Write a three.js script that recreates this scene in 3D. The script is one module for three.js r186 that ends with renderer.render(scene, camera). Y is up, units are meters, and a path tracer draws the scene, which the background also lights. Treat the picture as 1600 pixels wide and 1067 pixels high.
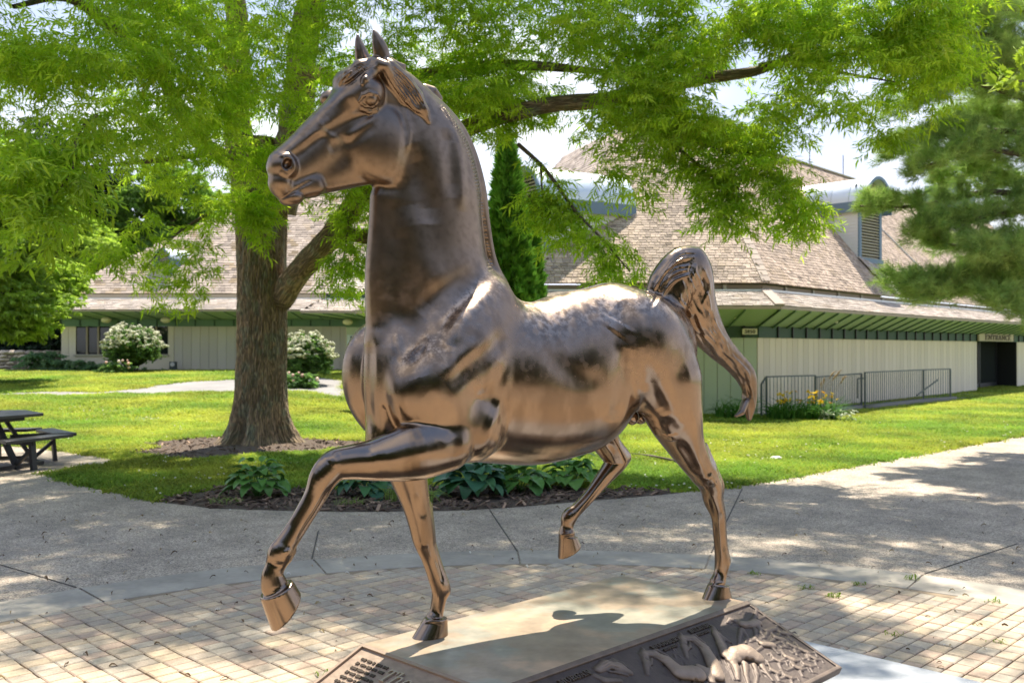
import * as THREE from 'three';
import { mergeGeometries } from 'three/addons/utils/BufferGeometryUtils.js';
import { TextGeometry } from 'three/addons/geometries/TextGeometry.js';
import { FontLoader } from 'three/addons/loaders/FontLoader.js';
import { createNoise3D } from 'simplex-noise';

const scene = new THREE.Scene();
// ---------------------------------------------------------------- camera, sky, sun, exposure
const camera = new THREE.PerspectiveCamera(39.16, 1600 / 1067, 0.05, 600);
camera.position.set(0, 1.75, 0);
camera.rotation.set(0.007, 0, 0);
camera.focus = 4.6; camera.userData.fStop = 4;
scene.add(camera);
const renderer = new THREE.WebGLRenderer({ antialias: true });
renderer.setSize(1024, 682);
renderer.toneMapping = THREE.LinearToneMapping;
renderer.toneMappingExposure = 2.35;
renderer.shadowMap.enabled = true;
const SUN = new THREE.Vector3(0.1, Math.sin(64 * Math.PI / 180), -Math.cos(64 * Math.PI / 180)).normalize();
const sun = new THREE.DirectionalLight(new THREE.Color(1, 0.93, 0.82), 5);
sun.position.copy(SUN).multiplyScalar(60).add(new THREE.Vector3(0, 0, -15)); sun.target.position.set(0, 0, -15);
sun.castShadow = true; sun.shadow.mapSize.set(4096, 4096); sun.shadow.radius = 1;
Object.assign(sun.shadow.camera, { left: -40, right: 40, top: 40, bottom: -40, near: 1, far: 160 });
scene.add(sun, sun.target);
{ // a bright summer sky: deep blue overhead, pale towards the horizon, thin cloud
  const W = 1024, H = 512, d = new Float32Array(W * H * 4), n3 = createNoise3D(lcg(11));
  const fb = (x, y, z) => n3(x, y, z) * 0.55 + n3(x * 2.1, y * 2.1, z * 2.1) * 0.27 + n3(x * 4.3, y * 4.3, z * 4.3) * 0.13 + n3(x * 9, y * 9, z * 9) * 0.06;
  for (let j = 0; j < H; j++) for (let i = 0; i < W; i++) {
    const el = ((j + 0.5) / H - 0.5) * Math.PI, az = ((i + 0.5) / W - 0.5) * 2 * Math.PI, y = Math.sin(el), x = Math.cos(el) * Math.cos(az), z = Math.cos(el) * Math.sin(az);
    const e = Math.max(0, y), h = Math.pow(1 - e, 2.3), o = 4 * (j * W + i);
    let c = [0.22 + 0.76 * h, 0.38 + 0.62 * h, 0.80 + 0.28 * h];
    const k = 1 / (e + 0.22), cl = Math.min(1, Math.max(0, (fb(x * k * 0.9 + 3, 1.3, z * k * 0.9) + 0.04) * 1.5)) * (0.35 + 0.65 * Math.min(1, e * 6 + 0.4));
    c = c.map((v, q) => v + ([1.12, 1.13, 1.16][q] - v) * cl * 0.85);
    const s = Math.max(0, x * SUN.x + y * SUN.y + z * SUN.z), glow = 0.7 * Math.pow(s, 60) + 0.35 * Math.pow(s, 10);
    const f = (y < 0 ? 0.55 : 1) * 0.62;
    d[o] = (c[0] + glow) * f; d[o + 1] = (c[1] + glow * 0.97) * f; d[o + 2] = (c[2] + glow * 0.9) * f; d[o + 3] = 1;
  }
  const sky = new THREE.DataTexture(d, W, H, THREE.RGBAFormat, THREE.FloatType);
  sky.mapping = THREE.EquirectangularReflectionMapping; sky.magFilter = THREE.LinearFilter; sky.minFilter = THREE.LinearFilter; sky.needsUpdate = true;
  scene.background = sky; scene.environment = sky;
}
// eye height, focal length in pixels of the 1600 px frame, slight upward pitch, height of the plinth
const EYE = 1.75, FOC = 1500, PITCH = 0.007, PLINTH = 0.383;
function sightLine(X, Y) {
  const a = (X - 800) / FOC, b = (533.5 - Y) / FOC;
  return [a, b * Math.cos(PITCH) + Math.sin(PITCH), Math.cos(PITCH) - b * Math.sin(PITCH)];   // right, up, depth
}
// ---------------------------------------------------------------- helpers
function lcg(seed) { let s = seed >>> 0; return () => { s = (s + 0x6d2b79f5) >>> 0; let t = Math.imul(s ^ (s >>> 15), 1 | s); t = (t + Math.imul(t ^ (t >>> 7), 61 | t)) ^ t; return ((t ^ (t >>> 14)) >>> 0) / 4294967296; }; }
const N3 = createNoise3D(lcg(5));
const fbm = (x, y, z, o = 4) => { let s = 0, a = 0.5, f = 1; for (let i = 0; i < o; i++) { s += a * N3(x * f, y * f, z * f); f *= 2.03; a *= 0.5; } return s; };
const clamp = (x, a = 0, b = 1) => Math.min(b, Math.max(a, x)), mix = (a, b, t) => a + (b - a) * t, sstep = (a, b, x) => { const t = clamp((x - a) / (b - a)); return t * t * (3 - 2 * t); };
const V = (x, y, z) => new THREE.Vector3(x, y, z);
const gp = (X, Y, h = 0) => { const [a, b, c] = sightLine(X, Y), t = (h - EYE) / b; return [a * t, c * t]; };     // ground point (right, depth) seen at a pixel
const at = (X, Y, D) => { const [a, b, c] = sightLine(X, Y), t = D / c; return V(a * t, EYE + b * t, -D); };          // point at a depth
const taken = {};
function numbered(n) { const k = taken[n] = (taken[n] ?? -1) + 1; return k ? `${n}_${String(k).padStart(3, '0')}` : n; }
function finish(m) { m.castShadow = m.receiveShadow = true; return m; }
function thing(name, label, category, group, pos = [0, 0, 0]) {
  const o = new THREE.Group(); o.name = numbered(name); o.position.set(...pos); o.userData = { label, category }; if (group) o.userData.group = group; scene.add(o); return o;
}
function part(name, geo, mat, parent, label) {
  const m = finish(new THREE.Mesh(geo, mat)); m.name = name; if (label) m.userData.label = label; parent.add(m); return m;
}
function struct(name, geo, mat, label) { const m = finish(new THREE.Mesh(geo, mat)); m.name = numbered(name); m.userData = { kind: 'structure' }; if (label) m.userData.label = label; scene.add(m); return m; }
function stuff(m, name, parent, label, category) { finish(m).name = parent === scene ? numbered(name) : name; m.userData.kind = 'stuff'; if (label) m.userData.label = label; if (category) m.userData.category = category; parent.add(m); return m; }
const box = (w, h, d, x = 0, y = 0, z = 0) => new THREE.BoxGeometry(w, h, d).translate(x, y, z);
// a bar of given width and height from a to b (vectors)
function bar(a, b, w, h = w) {
  const d = b.clone().sub(a), L = d.length(), g = new THREE.BoxGeometry(w, h, L), z = d.normalize(), x = V(0, 1, 0).cross(z); if (x.lengthSq() < 1e-6) x.set(1, 0, 0); x.normalize();
  return g.applyMatrix4(new THREE.Matrix4().makeBasis(x, z.clone().cross(x), z).setPosition(a.clone().add(b).multiplyScalar(0.5)));
}
// tapered tube through points with radii; wob gives bark-like unevenness
function limbGeo(pts, rad, seg = 10, wob = 0.06, seed = 0) {
  const c = new THREE.CatmullRomCurve3(pts), L = c.getLength(), n = Math.max(6, Math.min(120, Math.round(L / Math.max(0.08, Math.min(...rad) * 1.2)))), P = [], I = [], U = [];
  let up = V(0.31, 0.2, 0.93).normalize();
  for (let i = 0; i <= n; i++) {
    const t = i / n, p = c.getPointAt(t), d = c.getTangentAt(t), f = t * (rad.length - 1), j = Math.min(rad.length - 2, Math.floor(f)), r0 = mix(rad[j], rad[j + 1], f - j);
    const x = up.clone().cross(d).normalize(), y = d.clone().cross(x); up = y.clone();
    for (let k = 0; k <= seg; k++) {
      const a = k / seg * 2 * Math.PI, ca = Math.cos(a), sa = Math.sin(a), r = r0 * (1 + wob * 2 * N3(ca * 1.3 + seed, sa * 1.3, t * L * 1.2) + wob * N3(ca * 3, sa * 3 + seed, t * L * 2.5));
      P.push(p.x + (x.x * ca + y.x * sa) * r, p.y + (x.y * ca + y.y * sa) * r, p.z + (x.z * ca + y.z * sa) * r); U.push(k / seg * Math.max(1, Math.round(r0 * 6)), t * L);
    }
  }
  const s = seg + 1; for (let i = 0; i < n; i++) for (let k = 0; k < seg; k++) { const a = i * s + k; I.push(a, a + 1, a + s, a + 1, a + s + 1, a + s); }
  const g = new THREE.BufferGeometry(); g.setAttribute('position', new THREE.Float32BufferAttribute(P, 3)); g.setAttribute('uv', new THREE.Float32BufferAttribute(U, 2)); g.setIndex(I); g.computeVertexNormals(); return g;
}
// a flat or heighted polygon sheet from [x, depth] corners, triangulated; uv in metres
function sheet(poly, h = 0) {
  const sh = new THREE.Shape(poly.map((p) => new THREE.Vector2(p[0], p[1]))), g = new THREE.ShapeGeometry(sh, 24), p = g.attributes.position, u = [];
  for (let i = 0; i < p.count; i++) { const x = p.getX(i), D = p.getY(i); u.push(x, D); p.setXYZ(i, x, typeof h === 'function' ? h(x, D) : h, -D); }
  g.setAttribute('uv', new THREE.Float32BufferAttribute(u, 2)); g.computeVertexNormals(); return g;
}
const inPoly = (x, y, P) => { let c = false; for (let i = 0, j = P.length - 1; i < P.length; j = i++) if ((P[i][1] > y) !== (P[j][1] > y) && x < (P[j][0] - P[i][0]) * (y - P[i][1]) / (P[j][1] - P[i][1]) + P[i][0]) c = !c; return c; };
// tileable fractal noise textures
function tileNoise(N, cells, oct, seed) {
  const out = new Float32Array(N * N); let amp = 1, tot = 0;
  for (let o = 0; o < oct; o++) {
    const c = cells << o, r = lcg(seed + o * 77), g = Float32Array.from({ length: c * c }, r);
    for (let j = 0; j < N; j++) for (let i = 0; i < N; i++) {
      const x = i / N * c, y = j / N * c, a = Math.floor(x), b = Math.floor(y), fx = x - a, fy = y - b, u = fx * fx * (3 - 2 * fx), v = fy * fy * (3 - 2 * fy), q = (m, n) => g[(n % c) * c + (m % c)];
      out[j * N + i] += amp * mix(mix(q(a, b), q(a + 1, b), u), mix(q(a, b + 1), q(a + 1, b + 1), u), v);
    }
    tot += amp; amp *= 0.55;
  }
  for (let i = 0; i < out.length; i++) out[i] /= tot; return out;
}
function tex(N, f, srgb, M = N) {
  const d = new Uint8Array(N * M * 4);
  for (let j = 0; j < M; j++) for (let i = 0; i < N; i++) { const c = f(i, j), o = 4 * (j * N + i); if (typeof c === 'number') d[o] = d[o + 1] = d[o + 2] = clamp(c) * 255; else for (let k = 0; k < 3; k++) d[o + k] = clamp(srgb ? Math.pow(clamp(c[k]), 1 / 2.2) : c[k]) * 255; d[o + 3] = 255; }
  const t = new THREE.DataTexture(d, N, M, THREE.RGBAFormat); t.wrapS = t.wrapT = THREE.RepeatWrapping; t.magFilter = THREE.LinearFilter; t.minFilter = THREE.LinearMipmapLinearFilter; t.generateMipmaps = true; if (srgb) t.colorSpace = THREE.SRGBColorSpace; t.needsUpdate = true; return t;
}
const rep = (t, x, y = x) => { const c = t.clone(); c.repeat.set(x, y); c.needsUpdate = true; return c; };
const std = (r, g, b, rough = 0.8, more = {}) => new THREE.MeshStandardMaterial(Object.assign({ color: new THREE.Color().setRGB(r, g, b), roughness: rough, metalness: 0 }, more));
const leafMat = (r, g, b, tr = 0.45) => new THREE.MeshPhysicalMaterial({ color: new THREE.Color().setRGB(r, g, b), roughness: 0.95, transmission: tr, thickness: 0, side: THREE.DoubleSide, specularIntensity: 0.25 });
function instances(geo, mat, mats, cols) {
  const m = new THREE.InstancedMesh(geo, mat, mats.length); mats.forEach((x, i) => m.setMatrixAt(i, x)); if (cols) cols.forEach((c, i) => m.setColorAt(i, c)); m.instanceMatrix.needsUpdate = true; m.frustumCulled = false; return m;
}
// gentle rise of the lawn towards the far left
const ground = (x, D) => 0.66 * sstep(19, 43, D) * sstep(-1, -7, x) + 0.02 * fbm(x * 0.25, D * 0.25, 1) * sstep(10, 16, D);
// ---------------------------------------------------------------- procedural surfaces
const nA = tileNoise(512, 8, 5, 3), nB = tileNoise(512, 64, 3, 9), nC = tileNoise(512, 16, 4, 21), nP = tileNoise(512, 170, 1, 31), nW = tileNoise(512, 4, 3, 41);
const px = (n) => (i, j) => n[(j & 511) * 512 + (i & 511)];
const fA = px(nA), fB = px(nB), fC = px(nC), fP = px(nP), fW = px(nW);
const M = {};
{ // exposed aggregate concrete: pebbles of several tones in a grey matrix
  const t = tex(512, (i, j) => { const p = fP(i, j), q = fB(i, j), w = 0.86 + 0.6 * (fW(i, j) - 0.5) + 0.4 * (fA(i, j) - 0.5); const c = p > 0.62 ? [0.52, 0.46, 0.38] : p < 0.3 ? [0.2, 0.17, 0.14] : [0.36, 0.31, 0.26]; return c.map((v, k) => v * w * (0.75 + 0.5 * q) * [1, 0.93, 0.83][k]); }, true);
  const b = tex(512, (i, j) => 0.5 * fP(i, j) + 0.4 * fB(i, j));
  M.aggregate = std(1, 1, 1, 0.85, { map: rep(t, 0.7), bumpMap: rep(b, 0.7), bumpScale: 0.004 });
}
{ // smooth trowelled concrete with stains
  const t = tex(512, (i, j) => { const v = 0.315 + 0.2 * (fA(i, j) - 0.5) + 0.14 * (fW(i, j) - 0.5) + 0.07 * (fB(i, j) - 0.5); return [v, v * 0.875, v * 0.69]; }, true);
  M.concrete = std(1, 1, 1, 0.8, { map: rep(t, 0.45), bumpMap: rep(tex(512, (i, j) => 0.6 * fB(i, j) + 0.3 * fC(i, j)), 0.8), bumpScale: 0.0015 });
  const l = tex(512, (i, j) => { const v = 0.38 + 0.08 * (fA(i, j) - 0.5) + 0.14 * (fW(i, j) - 0.5) + 0.05 * (fB(i, j) - 0.5); return [v * 0.95, v * 0.975, v]; }, true);
  M.paleSlab = std(1, 1, 1, 0.75, { map: rep(l, 0.5), bumpMap: rep(tex(512, fB), 0.8), bumpScale: 0.001 });
  const w = tex(512, (i, j) => { const v = 0.22 + 0.08 * (fA(i, j) - 0.5) + 0.1 * (fW(i, j) - 0.5); return [v, v * 0.93, v * 0.84]; }, true);
  M.sidewalk = std(1, 1, 1, 0.85, { map: rep(w, 0.3) });
}
{ // pavers: four castings of the same tumbled concrete
  const t = tex(512, (i, j) => { const v = 1 + 0.32 * (fC(i, j) - 0.5) + 0.3 * (fB(i, j) - 0.5) + (fP(i, j) > 0.8 ? 0.12 : 0); return [v * 0.8, v * 0.8, v * 0.8]; }, true), b = tex(512, (i, j) => 0.6 * fB(i, j) + 0.4 * fC(i, j));
  M.paver = [[0.52, 0.405, 0.275], [0.43, 0.345, 0.25], [0.57, 0.435, 0.28], [0.48, 0.35, 0.245], [0.46, 0.385, 0.285]].map((c) => std(...c, 0.88, { map: rep(t, 1.7), bumpMap: rep(b, 1.7), bumpScale: 0.003 }));
  M.sand = std(0.30, 0.225, 0.14, 1, { map: rep(t, 3) });
  M.gap = std(0.06, 0.052, 0.042, 1);
}
{ // earth under the grass, mulch, bare soil
  const t = tex(512, (i, j) => { const g = fA(i, j), q = fB(i, j), d = sstep(0.56, 0.7, fW(i, j) * 0.6 + fA(i, j) * 0.4); return [mix(0.13, 0.27, d) * (0.6 + 0.8 * q), mix(0.19, 0.22, d) * (0.6 + 0.8 * q) * (0.85 + 0.3 * g), mix(0.03, 0.11, d) * (0.6 + 0.8 * q)]; }, true);
  M.turf = std(1, 1, 1, 1, { map: rep(t, 0.16), bumpMap: rep(tex(512, fB), 1), bumpScale: 0.02 });
  const m = tex(512, (i, j) => { const s = fB(i, j * 3) * 0.6 + fC(i * 2, j) * 0.4; return [0.19 * s + 0.025, 0.13 * s + 0.018, 0.088 * s + 0.012]; }, true);
  M.mulch = std(1, 1, 1, 1, { map: rep(m, 1.2), bumpMap: rep(tex(512, (i, j) => fB(i, j * 2)), 1.2), bumpScale: 0.03 });
}
{ // oak bark: long furrowed plates, grey-green lichen
  const r = (i, j) => { const w = 26 * (fA(i, (j >> 1)) - 0.5), k = Math.abs(((fC(i * 2 + w | 0, j >> 2) + fA(i * 3 + w | 0, j >> 2) * 0.6) * 5) % 1 - 0.5) * 2; return clamp(k * 1.2 - 0.1); };
  const t = tex(512, (i, j) => { const k = r(i, j), l = sstep(0.5, 0.72, fA(i, j)), v = 0.35 + 0.8 * k * (0.7 + 0.6 * fB(i, j)); return [mix(0.31, 0.27, l) * v, mix(0.22, 0.26, l) * v, mix(0.13, 0.17, l) * v]; }, true);
  M.bark = std(1, 1, 1, 0.95, { map: rep(t, 0.5, 0.45), bumpMap: rep(tex(512, (i, j) => r(i, j) * 0.8 + fB(i, j) * 0.2), 0.5, 0.45), bumpScale: 0.035 });
  M.branchBark = std(0.10, 0.075, 0.055, 0.95);
}
M.bronze = [0.44, 0.315, 0.22];
// ---------------------------------------------------------------- lettering
const font = await new FontLoader().loadAsync('fonts/droid/droid_serif_bold.typeface.json');
const fontReg = await new FontLoader().loadAsync('fonts/droid/droid_serif_regular.typeface.json');
const fontSans = await new FontLoader().loadAsync('fonts/droid/droid_sans_bold.typeface.json');
const lettering = (text, size, depth, f = font) => { const g = new TextGeometry(text, { font: f, size, depth, curveSegments: 3, bevelEnabled: false }); g.computeBoundingBox(); return g; };
// ---------------------------------------------------------------- ground, walkway, plaza
const PC = [0.27, 3.2], PR_OUT = 5.11, PR_IN = 4.58;
const px2g = (list, h = 0) => list.map(([X, Y]) => gp(X, Y, h));
const edgePath = px2g([[194, 724], [120, 731], [65, 739], [130, 760], [250, 784], [330, 794], [450, 798], [560, 799.5], [700, 798], [800, 793], [900, 784], [1000, 776], [1060, 770], [1130, 762], [1250, 745], [1350, 725], [1450, 708], [1600, 681]]);
const WALK = [[-30, -30], [-30, 17], ...px2g([[-150, 688], [60, 700], [150, 712]]), ...edgePath, [14, 22], [30, 30], [30, -30]];
const BED = [...px2g([[246, 784], [330, 794.3], [450, 798.3], [560, 799.8], [700, 798.3], [800, 793.3], [900, 784.3], [1000, 776.3], [1062, 770.3]]), ...px2g([[1046, 768], [985, 764], [930, 766], [880, 761], [820, 762], [740, 757], [680, 762], [640, 758], [600, 764], [560, 760], [520, 766], [480, 762], [440, 766], [400, 756], [350, 762], [300, 770], [270, 777]])];
const RING = (() => { const c = [-4.75, 17.6], out = []; for (let i = 0; i < 28; i++) { const a = i / 28 * 2 * Math.PI, r = 1.75 + 0.3 * Math.sin(3 * a + 1) + 0.15 * Math.sin(7 * a); out.push([c[0] + r * 1.15 * Math.cos(a), c[1] + r * 0.95 * Math.sin(a) - 0.5]); } return out; })();
const PATCHES = [px2g([[480, 640], [560, 632], [600, 640], [560, 650]]), px2g([[1200, 700], [1290, 694], [1330, 702], [1240, 708]]), px2g([[60, 648], [150, 640], [260, 645], [330, 652], [230, 664], [100, 660]]), px2g([[215, 719], [300, 707], [345, 712], [300, 722], [240, 727]])];
{ // one sheet out to the horizon, denser near the camera
  const xs = [], ds = []; for (let i = -60; i <= 60; i++) xs.push(Math.sign(i) * Math.pow(Math.abs(i) / 60, 2) * 260); for (let i = -30; i <= 70; i++) ds.push(i < 0 ? -Math.pow(-i / 30, 2) * 120 : Math.pow(i / 70, 1.8) * 320);
  const P = [], U = [], I = []; for (const D of ds) for (const x of xs) { P.push(x, ground(x, D) - 0.03, -D); U.push(x, D); }
  const w = xs.length; for (let j = 0; j + 1 < ds.length; j++) for (let i = 0; i + 1 < w; i++) { const a = j * w + i; I.push(a, a + 1, a + w, a + 1, a + w + 1, a + w); }
  const g = new THREE.BufferGeometry(); g.setAttribute('position', new THREE.Float32BufferAttribute(P, 3)); g.setAttribute('uv', new THREE.Float32BufferAttribute(U, 2)); g.setIndex(I); g.computeVertexNormals();
  struct('lawn_ground', g, M.turf, 'wide mown lawn with thin and bare places');
}
{ // aggregate walkway with sawn joints
  const w = struct('walkway', sheet(WALK, 0), M.aggregate, 'exposed aggregate concrete walkway sweeping round the paved circle');
  const joint = (a, b) => { const A = V(a[0], 0.0015, -a[1]), B = V(b[0], 0.0015, -b[1]); part('joint', bar(A, B, 0.010, 0.006), M.gap, w); };
  const rad = (X, Y, X2, Y2) => joint(gp(X, Y), gp(X2, Y2));
  rad(118, 918, -60, 865); rad(487, 873, 497, 830); rad(808, 861, 765, 797); rad(1112, 864, 1160, 764); rad(1446, 897, 1590, 850);
  for (const a of [-0.4, -1.0, -1.7, -2.4, 3.3]) { const c = Math.cos(a), s = Math.sin(a); joint([PC[0] + c * PR_OUT, PC[1] + s * PR_OUT], [PC[0] + c * 14, PC[1] + s * 14]); }
}
{ // border ring of smooth concrete, one slab between each pair of joints
  const ring = new THREE.Group(); ring.name = 'plaza_border'; ring.userData = { kind: 'structure', label: 'smooth concrete border ring round the pavers' }; scene.add(ring);
  const cuts = [[118, 918], [487, 873], [808, 861], [1112, 864], [1446, 897]].map(([X, Y]) => { const [x, D] = gp(X, Y); return Math.atan2(D - PC[1], x - PC[0]); }).concat([-0.4, -1.0, -1.7, -2.4, 3.3 - 2 * Math.PI]).sort((a, b) => a - b);
  cuts.forEach((a0, i) => {
    const a1 = i + 1 < cuts.length ? cuts[i + 1] : cuts[0] + 2 * Math.PI, n = 20, P = [], U = [], I = [], gap = 0.0016;
    const rows = [[PR_IN, -0.05], [PR_IN, 0.003], [PR_IN + 0.012, 0.008], [PR_OUT - 0.02, 0.008], [PR_OUT - 0.008, 0.003], [PR_OUT - 0.008, -0.05]];
    for (let k = 0; k <= n; k++) { const a = mix(a0 + gap, a1 - gap, k / n); for (const [r, y] of rows) { const x = PC[0] + Math.cos(a) * r, D = PC[1] + Math.sin(a) * r; P.push(x, y, -D); U.push(x, D); } }
    for (let k = 0; k < n; k++) for (let q = 0; q < 5; q++) { const b = k * 6 + q; I.push(b, b + 1, b + 6, b + 1, b + 7, b + 6); }
    const g = new THREE.BufferGeometry(); g.setAttribute('position', new THREE.Float32BufferAttribute(P, 3)); g.setAttribute('uv', new THREE.Float32BufferAttribute(U, 2)); g.setIndex(I); g.computeVertexNormals();
    part('border_slab', g, M.concrete, ring);
  });
  const gapRing = new THREE.RingGeometry(PR_OUT - 0.02, PR_OUT + 0.004, 120).rotateX(-Math.PI / 2).translate(PC[0], 0.0025, -PC[1]); part('joint', gapRing, M.gap, ring);
}
const E1 = [-0.707, -0.707], E2 = [0.707, -0.707], BK = [0.6565, 5.7924];                       // the plinth's long and short directions, its far corner
{ // pavers laid on the diagonal
  const plaza = struct('paver_plaza', new THREE.CircleGeometry(PR_IN, 96).rotateX(-Math.PI / 2).translate(PC[0], 0.0035, -PC[1]), M.sand, 'circle of small tan concrete pavers laid on the diagonal');
  const r = lcg(44), W1 = 0.107, W2 = 0.14, list = [];
  const paver = (w, l) => { // bevelled slab
    const P = [], I = [], U = [], b = 0.007, lay = (y, k) => [[-1, -1], [1, -1], [1, 1], [-1, 1]].forEach(([p, q]) => { P.push(p * (w / 2 - k), y, q * (l / 2 - k)); U.push(p * (w / 2 - k) * 1, q * (l / 2 - k)); });
    lay(0, 0); lay(0.011, 0); lay(0.0165, b);
    for (let y = 0; y < 2; y++) for (let k = 0; k < 4; k++) { const a = y * 4 + k, c = y * 4 + (k + 1) % 4; I.push(a, a + 4, c, c, a + 4, c + 4); }
    I.push(8, 10, 9, 8, 11, 10);
    let g = new THREE.BufferGeometry(); g.setAttribute('position', new THREE.Float32BufferAttribute(P, 3)); g.setAttribute('uv', new THREE.Float32BufferAttribute(U, 2)); g.setIndex(I); g = g.toNonIndexed(); g.computeVertexNormals(); return g;
  };
  const shapes = [0, 1, 2, 3].map((k) => { const g = paver(W1 - 0.005 - r() * 0.004, W2 - 0.005 - r() * 0.004), u = g.attributes.uv; for (let i = 0; i < u.count; i++) u.setXY(i, u.getX(i) + k * 0.37, u.getY(i) + k * 0.21); return g; });
  for (let i = -64; i < 64; i++) for (let j = -46; j < 46; j++) {
    const u = i * W1 + (r() - 0.5) * 0.004, v = j * W2 + (i & 1 ? 0 : 0) + (r() - 0.5) * 0.01, x = PC[0] + E2[0] * u + E1[0] * v, D = PC[1] + E2[1] * u + E1[1] * v;
    if (Math.hypot(x - PC[0], D - PC[1]) > PR_IN - 0.02 && Math.hypot(x - PC[0], D - PC[1]) > PR_IN + 0.0) continue;
    if (Math.hypot(x - PC[0], D - PC[1]) > PR_IN - 0.075) continue;
    const e = [x - BK[0], D - BK[1]], p = e[0] * E1[0] + e[1] * E1[1], q = e[0] * E2[0] + e[1] * E2[1];
    if (p > 0.02 && p < 2.1 && q > 0.02 && q < 2.2) continue;
    const X = 800 + FOC * x / Math.max(D, 0.1), Y = 544 + FOC * EYE / Math.max(D, 0.1), seen = D > 0.3 && X > -20 && X < 1620 && Y < 1080;
    const hid = p > -0.9 && p < 0 && q > 0 && q < 0.9;
    list.push({ x, D, key: seen && !hid ? D : 1e3 + D, s: Math.floor(r() * 4), m: Math.floor(r() * 5), tilt: (r() - 0.5) * 0.016, tilt2: (r() - 0.5) * 0.016, dy: (r() - 0.5) * 0.003, turn: Math.PI / 4 + (r() - 0.5) * 0.03 });
  }
  list.sort((a, b) => a.key - b.key);
  const rest = M.paver.map(() => []);
  list.forEach((b, k) => {
    const m = finish(new THREE.Mesh(shapes[b.s], M.paver[b.m])); m.position.set(b.x, 0.003 + b.dy, -b.D); m.rotation.set(b.tilt, -b.turn, b.tilt2, 'YXZ');
    if (k < 300) { m.name = 'paver'; plaza.add(m); } else { m.updateMatrix(); rest[b.m].push(shapes[b.s].clone().applyMatrix4(m.matrix)); }
  });
  rest.forEach((l, k) => stuff(new THREE.Mesh(mergeGeometries(l), M.paver[k]), 'pavers', plaza));
}
{ // planting bed and the mulched ring round the oak
  const g = sheet(BED, 0.004); struct('mulch_bed', g, M.mulch, 'strip of dark bark mulch along the walkway');
  const g2 = sheet(RING, (x, D) => ground(x, D) + 0.012); struct('mulch_ring', g2, M.mulch, 'ring of dark mulch under the big oak');
  const r = lcg(8), mats = [], cols = [], chip = box(0.07, 0.008, 0.022), d = new THREE.Object3D();
  for (const [P, n, lo, hi] of [[BED, 5200, [-5.5, 10], [3, 13.5]], [RING, 1800, [-8, 14], [-1, 20]]]) for (let k = 0; k < n; k++) {
    const x = mix(lo[0], hi[0], r()), D = mix(lo[1], hi[1], r()); if (!inPoly(x, D, P)) continue;
    d.position.set(x, ground(x, D) + 0.014 + r() * 0.02, -D); d.rotation.set((r() - 0.5) * 1.1, r() * 7, (r() - 0.5) * 1.1); d.scale.setScalar(0.5 + r() * 1.1); d.updateMatrix(); mats.push(d.matrix.clone());
    const v = 0.5 + r() * 1.1, w = r() < 0.12 ? 2.6 : 1; cols.push(new THREE.Color().setRGB(0.12 * v * w, 0.08 * v * w, 0.054 * v * w));
  }
  stuff(instances(chip, std(1, 1, 1, 1), mats, cols), 'mulch_chips', scene, 'loose bark chips scattered over the mulch of the beds', 'mulch');
}
{ // pale sidewalk crossing the lawn at the left
  const up = [[-400, 612], [0, 603.5], [180, 598], [275, 593], [365, 591], [575, 589]], lo = [[-400, 622], [0, 614], [180, 606.5], [275, 602.5], [365, 601], [575, 599]];
  const walk = new THREE.Group(); walk.name = 'sidewalk'; walk.userData = { kind: 'structure', label: 'pale concrete sidewalk across the left lawn' }; scene.add(walk);
  const onLawn = (X, Y) => { let h = 0, p; for (let k = 0; k < 12; k++) { p = gp(X, Y, h); h = ground(p[0], p[1]); } return p; };
  const A = [], B = []; for (let i = 0; i + 1 < up.length; i++) for (let k = 0; k < 6; k++) { const t = k / 6; A.push(onLawn(mix(up[i][0], up[i + 1][0], t), mix(up[i][1], up[i + 1][1], t))); B.push(onLawn(mix(lo[i][0], lo[i + 1][0], t), mix(lo[i][1], lo[i + 1][1], t))); }
  const P = [], U = [], I = []; A.forEach((a, i) => { for (const p of [B[i], a]) { P.push(p[0], ground(p[0], p[1]) + 0.02, -p[1]); U.push(p[0], p[1]); } });
  for (let i = 0; i + 1 < A.length; i++) { const a = i * 2; I.push(a, a + 2, a + 1, a + 1, a + 2, a + 3); }
  const g = new THREE.BufferGeometry(); g.setAttribute('position', new THREE.Float32BufferAttribute(P, 3)); g.setAttribute('uv', new THREE.Float32BufferAttribute(U, 2)); g.setIndex(I); g.computeVertexNormals(); part('walk_surface', g, M.sidewalk, walk);
  M.SIDE = [...A, ...B.slice().reverse()];
}
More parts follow.
